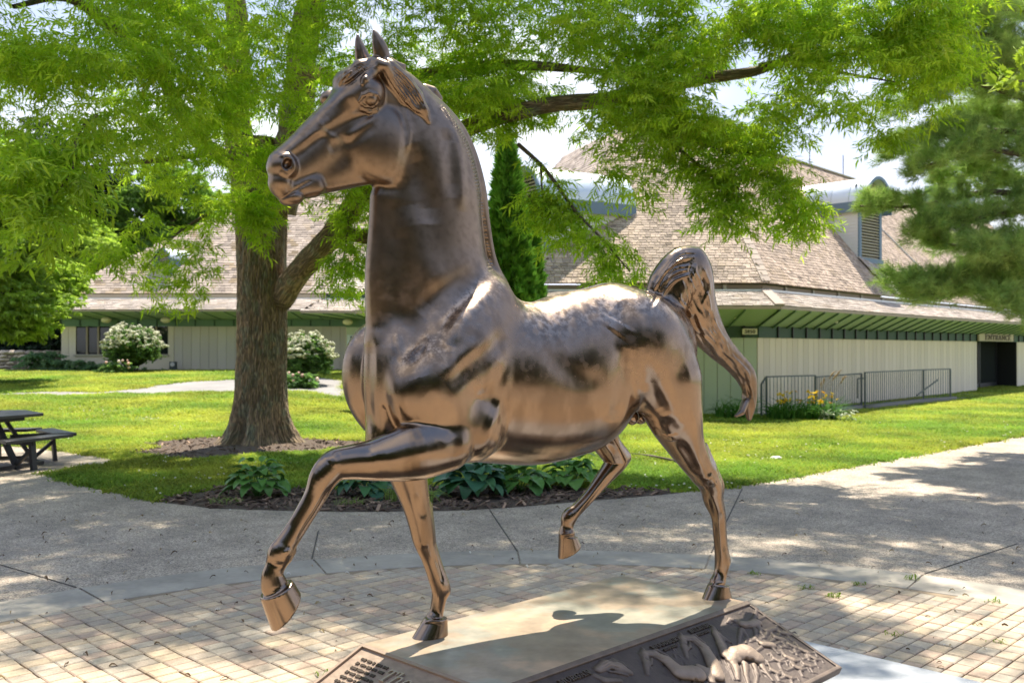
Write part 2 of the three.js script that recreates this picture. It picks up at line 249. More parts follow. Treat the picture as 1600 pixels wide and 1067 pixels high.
{ // grass: blades standing in the lawns
  const tuft = (seed, h, n) => { const r = lcg(seed), P = [], I = []; for (let k = 0; k < n; k++) { const a = r() * 6.28, x = (r() - 0.5) * 0.09, z = (r() - 0.5) * 0.09, l = h * (0.6 + r() * 0.7), dx = Math.cos(a) * l * 0.55, dz = Math.sin(a) * l * 0.55, w = 0.0035, o = P.length / 3, cx = -Math.sin(a) * w, cz = Math.cos(a) * w; P.push(x - cx, 0, z - cz, x + cx, 0, z + cz, x + dx * 0.4 + cx, l * 0.65, z + dz * 0.4 + cz, x + dx * 0.4 - cx, l * 0.65, z + dz * 0.4 - cz, x + dx, l, z + dz); I.push(o, o + 1, o + 2, o, o + 2, o + 3, o + 3, o + 2, o + 4); } const g = new THREE.BufferGeometry(); g.setAttribute('position', new THREE.Float32BufferAttribute(P, 3)); g.setIndex(I); g.computeVertexNormals(); return g; };
  const r = lcg(99), d = new THREE.Object3D(), mats = [[], []], cols = [[], []];
  const walkIn = (x, D) => inPoly(x, D, WALK) || inPoly(x, D, BED) || inPoly(x, D, RING) || inPoly(x, D, M.SIDE);
  let n = 0;
  for (let k = 0; k < 900000 && n < 210000; k++) {
    const D = 9.3 + Math.pow(r(), 1.5) * 36, x = (r() - 0.5) * 2 * (0.58 * D + 1);
    const jx = x + 0.16 * N3(x * 3, D * 3, 21), jD = D + 0.14 * N3(x * 3, D * 3, 27); if (walkIn(jx, jD) && walkIn(x, D + 0.05)) continue; if (walkIn(x, D) && r() < 0.35) continue;
    const pt = PATCHES.some((p) => inPoly(x + 0.3 * N3(x, D, 5), D + 0.3 * N3(x, D, 9), p)) ? 0.18 : 1, thin = fbm(x * 0.6, D * 0.6, 7) > 0.2 ? 0.3 : 1; if (r() > pt * thin) continue;
    n++;
    const s = (0.8 + 0.6 * r()) * (1 + D * 0.03); d.position.set(x, ground(x, D) - 0.03, -D); d.rotation.set(0, r() * 7, 0); d.scale.set(s * (1 + D * 0.03), s * 0.75, s * (1 + D * 0.03)); d.updateMatrix();
    const q = k & 1, v = 0.75 + 0.5 * r() + 0.5 * fbm(x * 0.4, D * 0.4, 2), y = clamp(0.5 + fbm(x * 0.22, D * 0.22, 12) + (r() - 0.5) * 0.7);
    mats[q].push(d.matrix.clone()); cols[q].push(new THREE.Color().setRGB(mix(0.17, 0.40, y) * v, mix(0.30, 0.42, y) * v, mix(0.03, 0.05, y) * v));
  }
  const g = new THREE.Group(); g.name = 'grass'; g.userData = { kind: 'stuff', label: 'short bright green grass of the lawns' , category: 'grass' }; scene.add(g);
  [0, 1].forEach((q) => stuff(instances(tuft(q + 3, 0.055, 9), leafMat(1, 1, 1, 0.4), mats[q], cols[q]), 'grass_blades', g));
}
{ // clover heads and pale specks in the grass
  const r = lcg(123), mats = [], cols = [], d = new THREE.Object3D();
  for (let k = 0; k < 2600; k++) { const D = 10 + Math.pow(r(), 1.3) * 26, x = (r() - 0.5) * 1.15 * D; if (inPoly(x, D, WALK) || inPoly(x, D, BED) || inPoly(x, D, RING) || inPoly(x, D, M.SIDE) || fbm(x * 0.35, D * 0.35, 51) < 0.02) continue; d.position.set(x, ground(x, D) + 0.025 + r() * 0.02, -D); d.scale.set(1, 0.7, 1).multiplyScalar(0.008 + r() * 0.010); d.rotation.set(0, r() * 6, 0); d.updateMatrix(); mats.push(d.matrix.clone()); const v = 0.55 + r() * 0.3; cols.push(new THREE.Color().setRGB(v, v * 0.95, v * 0.75)); }
  stuff(instances(new THREE.IcosahedronGeometry(1, 1), std(1, 1, 1, 0.9), mats, cols), 'clover_flowers', scene, 'tiny pale clover heads dotted through the lawn', 'clover');
}
// ---------------------------------------------------------------- the low shingled halls
M.cream = std(0.70, 0.60, 0.45, 0.75); M.creamB = std(0.65, 0.56, 0.425, 0.75); M.creamC = std(0.73, 0.63, 0.48, 0.75); M.greenWall = std(0.50, 0.55, 0.40, 0.75);
M.soffit = std(0.36, 0.47, 0.35, 0.7); M.soffitRib = std(0.13, 0.22, 0.15, 0.7); M.frieze = std(0.045, 0.085, 0.06, 0.7); M.fascia = std(0.34, 0.27, 0.19, 0.8); M.flash = std(0.72, 0.72, 0.68, 0.5);
M.metalRoof = std(0.62, 0.66, 0.68, 0.42, { metalness: 0.35 }); M.blueTrim = std(0.12, 0.18, 0.24, 0.6); M.clap = std(0.62, 0.60, 0.57, 0.8); M.louvre = std(0.42, 0.38, 0.27, 0.7); M.dark = std(0.012, 0.012, 0.013, 0.5); M.rail = std(0.09, 0.105, 0.11, 0.5, { metalness: 0.3 });
M.glass = new THREE.MeshPhysicalMaterial({ color: new THREE.Color().setRGB(0.02, 0.024, 0.022), roughness: 0.06, specularIntensity: 1 });
M.shingle = new THREE.MeshStandardMaterial({ color: 0xffffff, roughness: 0.95, bumpMap: rep(tex(512, (i, j) => fB(i * 2, j >> 1)), 2), bumpScale: 0.004 });
M.under = std(0.14, 0.11, 0.09, 1);
const P3 = (x, D, h) => V(x, h, -D);
function face3(pts) { // planar polygon (fan) with uv in metres
  const o = pts[0], u = pts[1].clone().sub(o).normalize(), n = u.clone().cross(pts[pts.length - 1].clone().sub(o)).normalize(), v = n.clone().cross(u), P = [], U = [], I = [];
  for (const p of pts) { P.push(p.x, p.y, p.z); const d = p.clone().sub(o); U.push(d.dot(u), d.dot(v)); }
  for (let k = 1; k + 1 < pts.length; k++) I.push(0, k, k + 1);
  const g = new THREE.BufferGeometry(); g.setAttribute('position', new THREE.Float32BufferAttribute(P, 3)); g.setAttribute('uv', new THREE.Float32BufferAttribute(U, 2)); g.setIndex(I); g.computeVertexNormals(); return g;
}
const rSh = lcg(202);
// shingled roof face: first two corners are the lower edge
function roofFace(pts, parent, expo = 0.16, wid = 0.2, tone = [0.40, 0.33, 0.275], moss = 0) {
  part('roof', face3(pts), M.under, parent);
  const o = pts[0], u = pts[1].clone().sub(o).normalize(); let n = u.clone().cross(pts[pts.length - 1].clone().sub(o)).normalize(); if (n.y < 0) n.negate(); let v = n.clone().cross(u).normalize(); if (v.y < 0) v.negate();
  const poly = pts.map((p) => { const d = p.clone().sub(o); return [d.dot(u), d.dot(v)]; }), xs = poly.map((p) => p[0]), ys = poly.map((p) => p[1]), mats = [], cols = [], b = new THREE.Matrix4();
  const g = box(1, 0.022, 1);
  for (let y = 0, row = 0; y < Math.max(...ys); y += expo, row++) {
    let x = Math.min(...xs) - rSh() * wid;
    while (x < Math.max(...xs)) {
      const w = wid * (0.6 + rSh() * 0.8), cx = x + w / 2, cy = y + expo / 2; x += w;
      if (!inPoly(cx, cy, poly)) continue;
      const c = o.clone().addScaledVector(u, cx).addScaledVector(v, cy + expo * 0.15 + (rSh() - 0.5) * 0.012).addScaledVector(n, 0.028), s = v.clone().addScaledVector(n, -0.09).normalize(), nn = n.clone().addScaledVector(v, 0.09).normalize();
      b.makeBasis(u.clone().multiplyScalar(w - 0.012), nn.multiplyScalar(0.8 + rSh() * 0.9), s.clone().multiplyScalar(expo * 1.35)).setPosition(c); mats.push(b.clone());
      const k = 0.72 + rSh() * 0.5 + 0.3 * fbm(cx * 0.6 + o.x, cy * 0.6, o.y), m = moss * sstep(0.1, 0.45, fbm(cx * 0.9, cy * 0.9, 33)) , odd = rSh() < 0.05 ? 0.6 : 1;
      cols.push(new THREE.Color().setRGB(mix(tone[0], 0.24, m) * k * odd, mix(tone[1], 0.17, m) * k * odd, mix(tone[2], 0.085, m) * k * odd));
    }
  }
  stuff(instances(g, M.shingle, mats, cols), 'shingles', parent);
}
// wall of vertical boards between two plan points
function boardWall(a, b, h0, h1, parent, mats, w = 0.3, out = 1) {
  const A = P3(a[0], a[1], 0), Bv = P3(b[0], b[1], 0), d = Bv.clone().sub(A), L = d.length(); d.normalize(); const n = V(d.z, 0, -d.x).multiplyScalar(out);
  const N = Math.max(1, Math.round(L / w)), s = L / N, q = new THREE.Matrix4().makeBasis(d, V(0, 1, 0), d.clone().cross(V(0, 1, 0)));
  const bg = box(s - 0.014, h1 - h0, 0.025), gg = box(L, h1 - h0, 0.16);
  const back = part('wall', gg, M.fascia, parent); back.setRotationFromMatrix(q); back.position.copy(A).addScaledVector(d, L / 2).addScaledVector(n, -0.09).setY((h0 + h1) / 2);
  for (let i = 0; i < N; i++) { const m = part('board', bg, mats[(i * 7 + (i >> 2)) % mats.length], parent); m.setRotationFromMatrix(q); m.position.copy(A).addScaledVector(d, (i + 0.5) * s).addScaledVector(n, 0.012).setY((h0 + h1) / 2); }
  return { A, d, n, L };
}
const slabBetween = (a, b, h0, h1, t) => { const A = P3(a[0], a[1], (h0 + h1) / 2), B = P3(b[0], b[1], (h0 + h1) / 2); return bar(A, B, t, h1 - h0); };
// eaves: shingled skirt, metal flashing, sloping green soffit with ribs
function eaves(eave, top, wall, hE, hT, hW, parent, ribs = 0.85, exp = [0.16, 0.24]) {
  for (let i = 0; i + 1 < eave.length; i++) {
    const a = eave[i], b = eave[i + 1], c = top[i], d = top[i + 1], w0 = wall[i], w1 = wall[i + 1];
    roofFace([P3(...a, hE + 0.02), P3(...b, hE + 0.02), P3(...d, hT), P3(...c, hT)], parent, exp[0], exp[1], [0.38, 0.32, 0.265], 0.35);
    part('flashing', bar(P3(...c, hT + 0.035), P3(...d, hT + 0.035), 0.2, 0.05), M.flash, parent);
    part('fascia', bar(P3(...a, hE), P3(...b, hE), 0.05, 0.07), M.fascia, parent);
    part('soffit', face3([P3(...a, hE - 0.03), P3(...b, hE - 0.03), P3(...w1, hW), P3(...w0, hW)]), M.soffit, parent);
    const L = Math.hypot(b[0] - a[0], b[1] - a[1]), n = Math.max(1, Math.round(L / ribs));
    for (let k = 0; k <= n; k++) { const t = k / n; part('rib', bar(P3(mix(a[0], b[0], t), mix(a[1], b[1], t), hE - 0.055), P3(mix(w0[0], w1[0], t), mix(w0[1], w1[1], t), hW - 0.03), 0.03, 0.04), M.soffitRib, parent); }
  }
}
// barrel-roofed dormer: foot at plan point p, axis a (unit, outward), springing height hs, bottom height hb
function dormer(p, a, hb, hs, r, len, parent, over = 0.35) {
  const A = V(a[0], 0, -a[1]), S = V(0, 1, 0).cross(A).normalize(), q = new THREE.Matrix4().makeBasis(S, V(0, 1, 0), A), O = P3(p[0], p[1], 0), g = new THREE.Group(); g.name = 'dormer'; parent.add(g); g.position.copy(O); g.setRotationFromMatrix(q);
  const w = r * 0.88, n = 18, arc = (R, z0, z1) => { const P = [], I = []; for (let i = 0; i <= n; i++) { const t = Math.PI * i / n; for (const z of [z0, z1]) P.push(Math.cos(t) * R, hs + Math.sin(t) * R, z); } for (let i = 0; i < n; i++) { const k = i * 2; I.push(k, k + 2, k + 1, k + 1, k + 2, k + 3); } const G = new THREE.BufferGeometry(); G.setAttribute('position', new THREE.Float32BufferAttribute(P, 3)); G.setIndex(I); G.computeVertexNormals(); return G; };
  for (let k = 0, m = 5; k < m; k++) { const z0 = over - (len + over) * k / m, z1 = over - (len + over) * (k + 1) / m + 0.015; part('metal_sheet', arc(r + 0.004 * (k & 1), z1, z0), M.metalRoof, g); }
  part('vault_lining', arc(r - 0.06, -len, over - 0.01), M.soffit, g);
  { const ring = new THREE.Shape(); ring.absarc(0, 0, r + 0.012, 0, Math.PI); ring.lineTo(-r + 0.09, 0); ring.absarc(0, 0, r - 0.09, Math.PI, 0, true); ring.closePath(); part('arch_trim', new THREE.ExtrudeGeometry(ring, { depth: 0.05, bevelEnabled: false, curveSegments: 20 }).translate(0, hs, over - 0.03), M.blueTrim, g); }
  for (const s of [-1, 1]) {
    part('side_band', box(0.05, 0.34, len + over, s * r, hs - 0.16, (over - len) / 2), M.blueTrim, g);
    const N = Math.round((hs - 0.33 - hb) / 0.11); for (let k = 0; k < N; k++) { const m = part('clapboard', box(0.022, 0.118, len, 0, 0, 0), M.clap, g); m.position.set(s * (w + 0.005), hb + 0.055 + k * 0.11, -len / 2); m.rotation.z = s * 0.12; }
    part('cheek', box(0.05, hs - hb, len, s * (w - 0.03), (hs + hb) / 2, -len / 2), M.clap, g);
    part('corner_trim', box(0.16, hs - hb, 0.06, s * (w - 0.06), (hs + hb) / 2, 0.015), M.blueTrim, g);
  }
  part('sill', box(2 * w + 0.08, 0.14, 0.14, 0, hb + 0.02, 0.03), M.blueTrim, g);
  const N = Math.round((hs - hb + r * 0.75) / 0.1), sl = box(2 * w - 0.28, 0.02, 0.12);
  for (let k = 0; k < N; k++) { const y = hb + 0.14 + k * 0.1, hw = y > hs ? Math.sqrt(Math.max(0.01, (r - 0.1) ** 2 - (y - hs) ** 2)) : 99; const m = part('louvre_slat', sl, M.louvre, g); m.position.set(0, y, -0.02); m.rotation.x = 0.6; m.scale.x = Math.min(1, hw / (w - 0.14)); }
  part('louvre_back', box(2 * w - 0.1, hs - hb + r * 0.7, 0.04, 0, (hs + hb + r * 0.7) / 2, -0.12), M.dark, g);
  return g;
}
const RD = [0.671, 0.741], RN = [0.741, -0.671];                  // right wing: its direction and outward normal
const along = (p, t, n = 0) => [p[0] + RD[0] * t + RN[0] * n, p[1] + RD[1] * t + RN[1] * n];
{
  const W0 = [6.33, 24.8], h = thing('shingled_hall', 'large hall with steep shingled roof and cream board walls behind the horse', 'building');
  const wl = [-1.2, 24.8], wl2 = [-3.2, 27.2];
  boardWall(wl2, wl, -0.2, 2.02, h, [M.cream], 0.34, -1); boardWall(wl, W0, -0.2, 2.02, h, [M.greenWall], 0.34, -1);
  boardWall(W0, along(W0, 18.2), -0.2, 2.02, h, [M.cream, M.creamB, M.creamC], 0.33, -1);
  // entrance: dark recess with double door
  const d0 = along(W0, 18.2), d1 = along(W0, 23.9), d2 = along(W0, 32);
  const back = (p, n) => along(p, 0, -n);
  part('doorway', slabBetween(back(d0, 0.9), back(d1, 0.9), 0, 2.3, 0.1), M.dark, h); part('reveal', slabBetween(d0, back(d0, 0.9), 0, 2.3, 0.08), M.dark, h); part('reveal', slabBetween(d1, back(d1, 0.9), 0, 2.3, 0.08), M.dark, h);
  for (const t of [0.35, 2.95]) { const a = along(d0, t, -0.8), b = along(d0, t + 2.5, -0.8), dr = part('door', slabBetween(a, b, 0.05, 2.05, 0.06), M.glass, h); for (const [p, q, lo, hi] of [[0, 0.09, 0.05, 2.05], [2.41, 2.5, 0.05, 2.05], [0.09, 2.41, 0.05, 0.25]]) part('frame', slabBetween(along(d0, t + p, -0.77), along(d0, t + q, -0.77), lo, hi, 0.08), M.dark, dr); }
  part('door_notice', slabBetween(along(d0, 1.3, -0.72), along(d0, 2.0, -0.72), 1.2, 1.5, 0.01), M.fascia, h);
  boardWall(d1, d2, -0.2, 2.02, h, [M.cream, M.creamC], 0.33, -1);
  // frieze with blocks, eaves, upper fascia
  const fr = [[wl2, wl], [wl, W0], [W0, along(W0, 32)]];
  for (const [a, b] of fr) part('frieze', slabBetween([a[0], a[1]], b, 2.02, 2.34, 0.12), M.frieze, h);
  for (let t = 1; t < 31; t += 0.85) part('frieze_block', slabBetween(along(W0, t, 0.08), along(W0, t + 0.05, 0.08), 2.03, 2.33, 0.06), M.dark, h);
  for (let x = 0; x < 6; x += 0.85) part('frieze_block', slabBetween([x, 24.72], [x + 0.05, 24.72], 2.03, 2.33, 0.06), M.dark, h);
  const eave = [[-4.3, 26.3], [-1.9, 23.2], [6.49, 23.2], along([6.49, 23.2], 33)], top = [[-3.2, 27.6], [-1.2, 24.9], [6.58, 24.9], along([6.58, 24.9], 32)];
  eaves(eave, top, [wl2, wl, W0, along(W0, 32)], 2.73, 3.21, 2.3, h);
  const up = [[-3.1, 27.75], [-1.1, 25.05], [6.52, 25.05], along([6.52, 25.05], 32)];
  for (let i = 0; i < 3; i++) { part('upper_fascia', slabBetween(up[i], up[i + 1], 3.2, 3.4, 0.06), M.fascia, h); }
  for (let t = 1.2; t < 30; t += 1.7) part('fascia_block', slabBetween(along(up[2], t, 0.06), along(up[2], t + 0.09, 0.06), 3.21, 3.4, 0.06), M.louvre, h);
  for (let x = 0.4; x < 6.4; x += 1.7) part('fascia_block', slabBetween([x, 24.97], [x + 0.09, 24.97], 3.21, 3.4, 0.06), M.louvre, h);
  // main roof: front face, right face with its ridge, left face
  const lo = 3.42, rg = 8.77, F0 = [0.5, 24.85], F1 = [6.6, 24.85], A1 = [5.98, 30.9], A0 = [3.44, 30.9], mid = [2.44, 27.1];
  roofFace([P3(...F0, lo), P3(...F1, lo), P3(...A1, rg), P3(...A0, rg)], h, 0.12, 0.17, [0.40, 0.31, 0.235], 0.3);
  const R1 = along(F1, 34), Rt = along(A1, 31);
  roofFace([P3(...F1, lo), P3(...R1, lo), P3(...Rt, rg), P3(...A1, rg)], h, 0.12, 0.17, [0.395, 0.30, 0.225], 0.35);
  roofFace([P3(-2.6, 34, lo), P3(...F0, lo), P3(...A0, rg), P3(1.9, 35.4, rg)], h, 0.16, 0.22, [0.42, 0.34, 0.29], 0.2);
  part('back_roof', face3([P3(...A1, rg), P3(...Rt, rg), P3(Rt[0] - 6, Rt[1] + 6, lo), P3(A1[0] - 3, A1[1] + 9, lo)]), M.under, h);
  part('back_roof', face3([P3(1.9, 35.4, rg), P3(...A0, rg), P3(...A1, rg), P3(A1[0] - 3, A1[1] + 9, lo)]), M.under, h);
  const cap = (a, b, w = 0.22) => part('ridge_cap', bar(a, b, w, 0.05), M.louvre, h);
  cap(P3(...A1, rg + 0.04), P3(...Rt, rg + 0.04)); cap(P3(...A0, rg + 0.04), P3(...A1, rg + 0.04));
  { const hip = (a, b) => { const n = 34; for (let k = 0; k < n; k++) { const p = a.clone().lerp(b, k / n), q = a.clone().lerp(b, (k + 1.25) / n); part('hip_shingle', bar(p.add(V(0, 0.05, 0)), q.add(V(0, 0.035, 0)), 0.24, 0.03), k % 3 ? M.hipA : M.hipB, h); } }; M.hipA = std(0.42, 0.34, 0.27, 0.95); M.hipB = std(0.36, 0.29, 0.235, 0.95); hip(P3(...F1, lo + 0.02), P3(...A1, rg)); hip(P3(...top[2], 3.23), P3(...eave[2], 2.78)); }
  part('ridge_vent', slabBetween(along(A1, 22, 0.2), along(A1, 26, 0.2), rg - 0.1, rg + 1.0, 1.2), M.blueTrim, h);
  part('roof_flashing', bar(P3(...along(F1, 13.4, -3.9), lo + 3.9 * 1.19 + 0.08), P3(...along(F1, 14.6, -0.4), lo + 0.4 * 1.19 + 0.1), 0.1, 0.03), M.flash, h);
  part('roof_tab', bar(P3(4.18, 28.0, lo + 2.92), P3(4.33, 28.05, lo + 2.96), 0.1, 0.02), M.flash, h);
  for (const [x, D, hh] of [[11.5, 37, 1.3], [13.6, 38.6, 0.9]]) part('lightning_rod', bar(P3(...along(A1, (x - 5.98) / 0.671), rg), P3(...along(A1, (x - 5.98) / 0.671), rg + hh), 0.025), M.dark, h);
  // dormers: right one facing right and towards the lawn, left one mirrored
  const DB = along(F1, 9.3, -1.0); dormer(DB, [0.68, -0.733], lo + 1.25, 6.62, 0.88, 2.9, h);
  { const a = along(DB, -0.95, 0.02), b = along(DB, 0.95, 0.02), c = along(DB, 0.8, 1.0), d = along(DB, -0.5, 1.05); roofFace([P3(...d, lo + 0.08), P3(...c, lo + 0.08), P3(...b, lo + 1.28), P3(...a, lo + 1.28)], h, 0.15, 0.2, [0.40, 0.33, 0.28]); }
  dormer([0.55, 26.6], [-0.86, -0.51], lo + 0.6, 5.8, 0.95, 2.9, h);
  // ceiling lights under the eaves, number board
  for (const [X, Y] of [[1150, 496], [1222, 499], [1308, 503], [1362, 505]]) { const D = X < 1200 ? 24.0 : X < 1260 ? 25 : X < 1330 ? 27 : 29, p = at(X, Y, D); part('eave_light', new THREE.SphereGeometry(0.045, 10, 8).translate(p.x, p.y, p.z), M.flash, h); }
  const nb = thing('number_board', 'cream board with the house number 3850 above the corner of the hall wall', 'sign'), bp = at(1172, 518, 24.62);
  part('board_face', box(0.38, 0.145, 0.025, bp.x, bp.y, bp.z), std(0.72, 0.66, 0.48, 0.7), nb);
  { const g = lettering('3850', 0.092, 0.008, fontSans), b = g.boundingBox; g.translate(bp.x - (b.max.x + b.min.x) / 2, bp.y - (b.max.y + b.min.y) / 2, bp.z + 0.013); part('digits', g, M.dark, nb); }
  const es = thing('entrance_sign', 'tan sign reading ENTRANCE above the dark doorway', 'sign'), e0 = along(W0, 18.0, 0.14), e1 = along(W0, 22.8, 0.14);
  part('sign_board', slabBetween(e0, e1, 2.04, 2.34, 0.06), std(0.48, 0.40, 0.27, 0.7), es);
  { const g = lettering('ENTRANCE', 0.21, 0.02).scale(2.2, 1, 1), b = g.boundingBox, m = new THREE.Matrix4().makeBasis(V(RD[0], 0, -RD[1]), V(0, 1, 0), V(RN[0], 0, -RN[1])); g.translate(0, -(b.max.y + b.min.y) / 2, 0).applyMatrix4(m); m.scale(V(1, 1, 1)); const o = along(W0, 18.7, 0.18); g.translate(o[0], 2.19, -o[1]); part('lettering', g, std(0.10, 0.07, 0.04, 0.6), es); }
}
{ // the far left wing with windows
  const h = thing('far_hall', 'far low hall at the left with strip windows and wide green eaves', 'building'), D = 45, G = 0.66, xw = (X, d = D) => (X - 800) / 1500 * d;
  const hW = 2.77, x0 = xw(95), x1 = xw(640);
  boardWall([x0, D], [xw(118), D], G - 0.3, hW, h, [M.cream, M.creamC], 0.35, -1);
  const zw = D;
  const wallBit = (Xa, Xb, lo, hi, m = M.clap) => part('wall_panel', slabBetween([xw(Xa), D], [xw(Xb), D], lo, hi, 0.2), m, h);
  wallBit(118, 272, G - 0.3, 1.46, M.cream); wallBit(172, 185, 1.46, hW, M.cream);
  const window_ = (Xa, Xb, n) => { const f = part('window', slabBetween([xw(Xa), D + 0.1], [xw(Xb), D + 0.1], 1.46, hW, 0.06), M.dark, h); for (let k = 0; k < n; k++) part('pane', slabBetween([mix(xw(Xa), xw(Xb), (k + 0.05) / n), D + 0.03], [mix(xw(Xa), xw(Xb), (k + 0.95) / n), D + 0.03], 1.54, hW - 0.06, 0.03), M.glass, f); for (let k = 1; k < n; k++) part('mullion', slabBetween([mix(xw(Xa), xw(Xb), k / n) - 0.04, D - 0.03], [mix(xw(Xa), xw(Xb), k / n) + 0.04, D - 0.03], 1.46, hW, 0.08), M.fascia, f); part('sill', slabBetween([xw(Xa) - 0.05, D - 0.12], [xw(Xb) + 0.05, D - 0.12], 1.38, 1.455, 0.1), M.louvre, f); };
  window_(118, 171, 3); window_(186, 263, 4);
  wallBit(263, 272, 1.46, hW, M.cream);
  boardWall([xw(272), D - 0.05], [xw(545), D - 0.05], G - 0.3, hW, h, [std(0.60, 0.53, 0.45, 0.8), std(0.57, 0.5, 0.42, 0.8)], 0.42, -1);
  part('frieze', slabBetween([x0, D - 0.06], [x1, D - 0.06], hW, 3.1, 0.14), M.soffitRib, h);
  for (let x = x0; x < x1; x += 0.9) part('frieze_block', slabBetween([x, D - 0.15], [x + 0.05, D - 0.15], hW + 0.02, 3.08, 0.05), M.frieze, h);
  const eave = [[-25, 50], [-22.1, 43.4], [-5, 43.4]], top = [[-23.2, 50], [-20.6, 45.3], [-5, 45.3]], wall = [[-21.9, 50], [x0, D], [-5, D]];
  eaves(eave, top, wall, 3.45, 4.06, 3.08, h, 1.0, [0.25, 0.4]);
  for (let i = 0; i < 2; i++) part('upper_fascia', slabBetween([top[i][0], top[i][1] + 0.15], [top[i + 1][0], top[i + 1][1] + 0.15], 4.05, 4.3, 0.08), M.fascia, h);
  const lo = 4.32, a = [-21.9, 45.5], b = [-5, 45.5];
  roofFace([P3(...a, lo), P3(...b, lo), P3(-5, 52.5, lo + 6.3), P3(-12.4, 52.5, lo + 6.3)], h, 0.2, 0.28, [0.39, 0.31, 0.24], 0.85);
  part('back_roof', face3([P3(-23.5, 51, lo), P3(...a, lo), P3(-12.4, 52.5, lo + 6.3), P3(-14, 58, lo)]), M.under, h);
  dormer([-17.0, 46.9], [-0.45, -0.893], lo + 1.0, lo + 1.75, 0.55, 2, h, 0.2);
  roofFace([P3(-18.6, 46.0, lo + 0.45), P3(-15.6, 45.9, lo + 0.4), P3(-15.6, 47.4, lo + 1.5), P3(-17.1, 47.9, lo + 1.6)], h, 0.26, 0.34, [0.34, 0.31, 0.29]);
  for (const X of [165, 258]) { const p = at(X, 500, D - 0.55); part('globe_light', new THREE.SphereGeometry(0.19, 14, 10).scale(1.25, 0.75, 1).translate(p.x, p.y, p.z), M.globe ??= std(0.78, 0.7, 0.48, 0.5), h); }
  // projecting porch block
  const pd = 39.5, q0 = [xw(541, pd), pd], q1 = [-3.4, pd], pe = [[xw(470, 37.6), 41.5], [xw(470, 37.8), 37.8], [-3.2, 37.8]], pt = [[xw(505, 39.6), 41.5], [xw(505, 39.6), 39.6], [-3.2, 39.6]];
  boardWall(q0, q1, 0.2, 2.62, h, [M.greenWall], 0.5, -1); boardWall([q0[0], pd + 5], q0, 0.2, 2.62, h, [M.cream], 0.5, -1);
  part('frieze', slabBetween([q0[0] - 0.02, pd], q1, 2.62, 2.95, 0.16), M.soffitRib, h);
  eaves(pe, pt, [[q0[0], 41.5], q0, [-3.2, pd]], 3.17, 3.75, 2.95, h, 0.9, [0.2, 0.3]);
  part('upper_fascia', slabBetween([pt[1][0] + 0.1, pt[1][1] + 0.1], [-3.2, pt[1][1] + 0.1], 3.72, 3.98, 0.1), M.frieze, h);
  roofFace([P3(pt[1][0] - 0.1, 39.6, 3.98), P3(-3.2, 39.6, 3.98), P3(-3.2, 46, 7.6), P3(pt[1][0] + 2, 46, 7.6)], h, 0.22, 0.3, [0.44, 0.37, 0.32], 0.2);
  const gl = at(543, 503, pd - 0.4); part('globe_light', new THREE.SphereGeometry(0.17, 14, 10).scale(1.25, 0.75, 1).translate(gl.x, gl.y, gl.z), M.globe, h);
  // wall sign, partly hidden by the horse's chest
  const sg = thing('porch_sign', 'small white porch sign with dark blue lettering beside the chest of the horse', 'sign'), sp = at(560, 535, pd - 0.12);
  part('sign_board', box(0.95, 0.62, 0.03, sp.x, sp.y, sp.z), std(0.62, 0.68, 0.66, 0.6), sg);
  for (const [t, y] of [['Mu', 0.06], ['&', -0.22]]) { const g = lettering(t, 0.2, 0.01, fontSans); g.translate(sp.x - 0.36, sp.y + y, sp.z + 0.016); part('lettering', g, std(0.05, 0.09, 0.14, 0.6), sg); }
  const mb = thing('meter_box', 'small dark meter box low on the far hall wall left of the trunk', 'meter box'), mp = at(270, 571, 44.6);
  part('case', box(0.3, 0.36, 0.2, mp.x, mp.y, mp.z), M.rail, mb); part('conduit', box(0.07, 0.75, 0.07, mp.x - 0.03, mp.y - 0.45, mp.z), M.rail, mb); part('dial', new THREE.CylinderGeometry(0.1, 0.1, 0.06, 16).rotateX(Math.PI / 2).translate(mp.x, mp.y + 0.05, mp.z + 0.12), M.clap, mb);
}
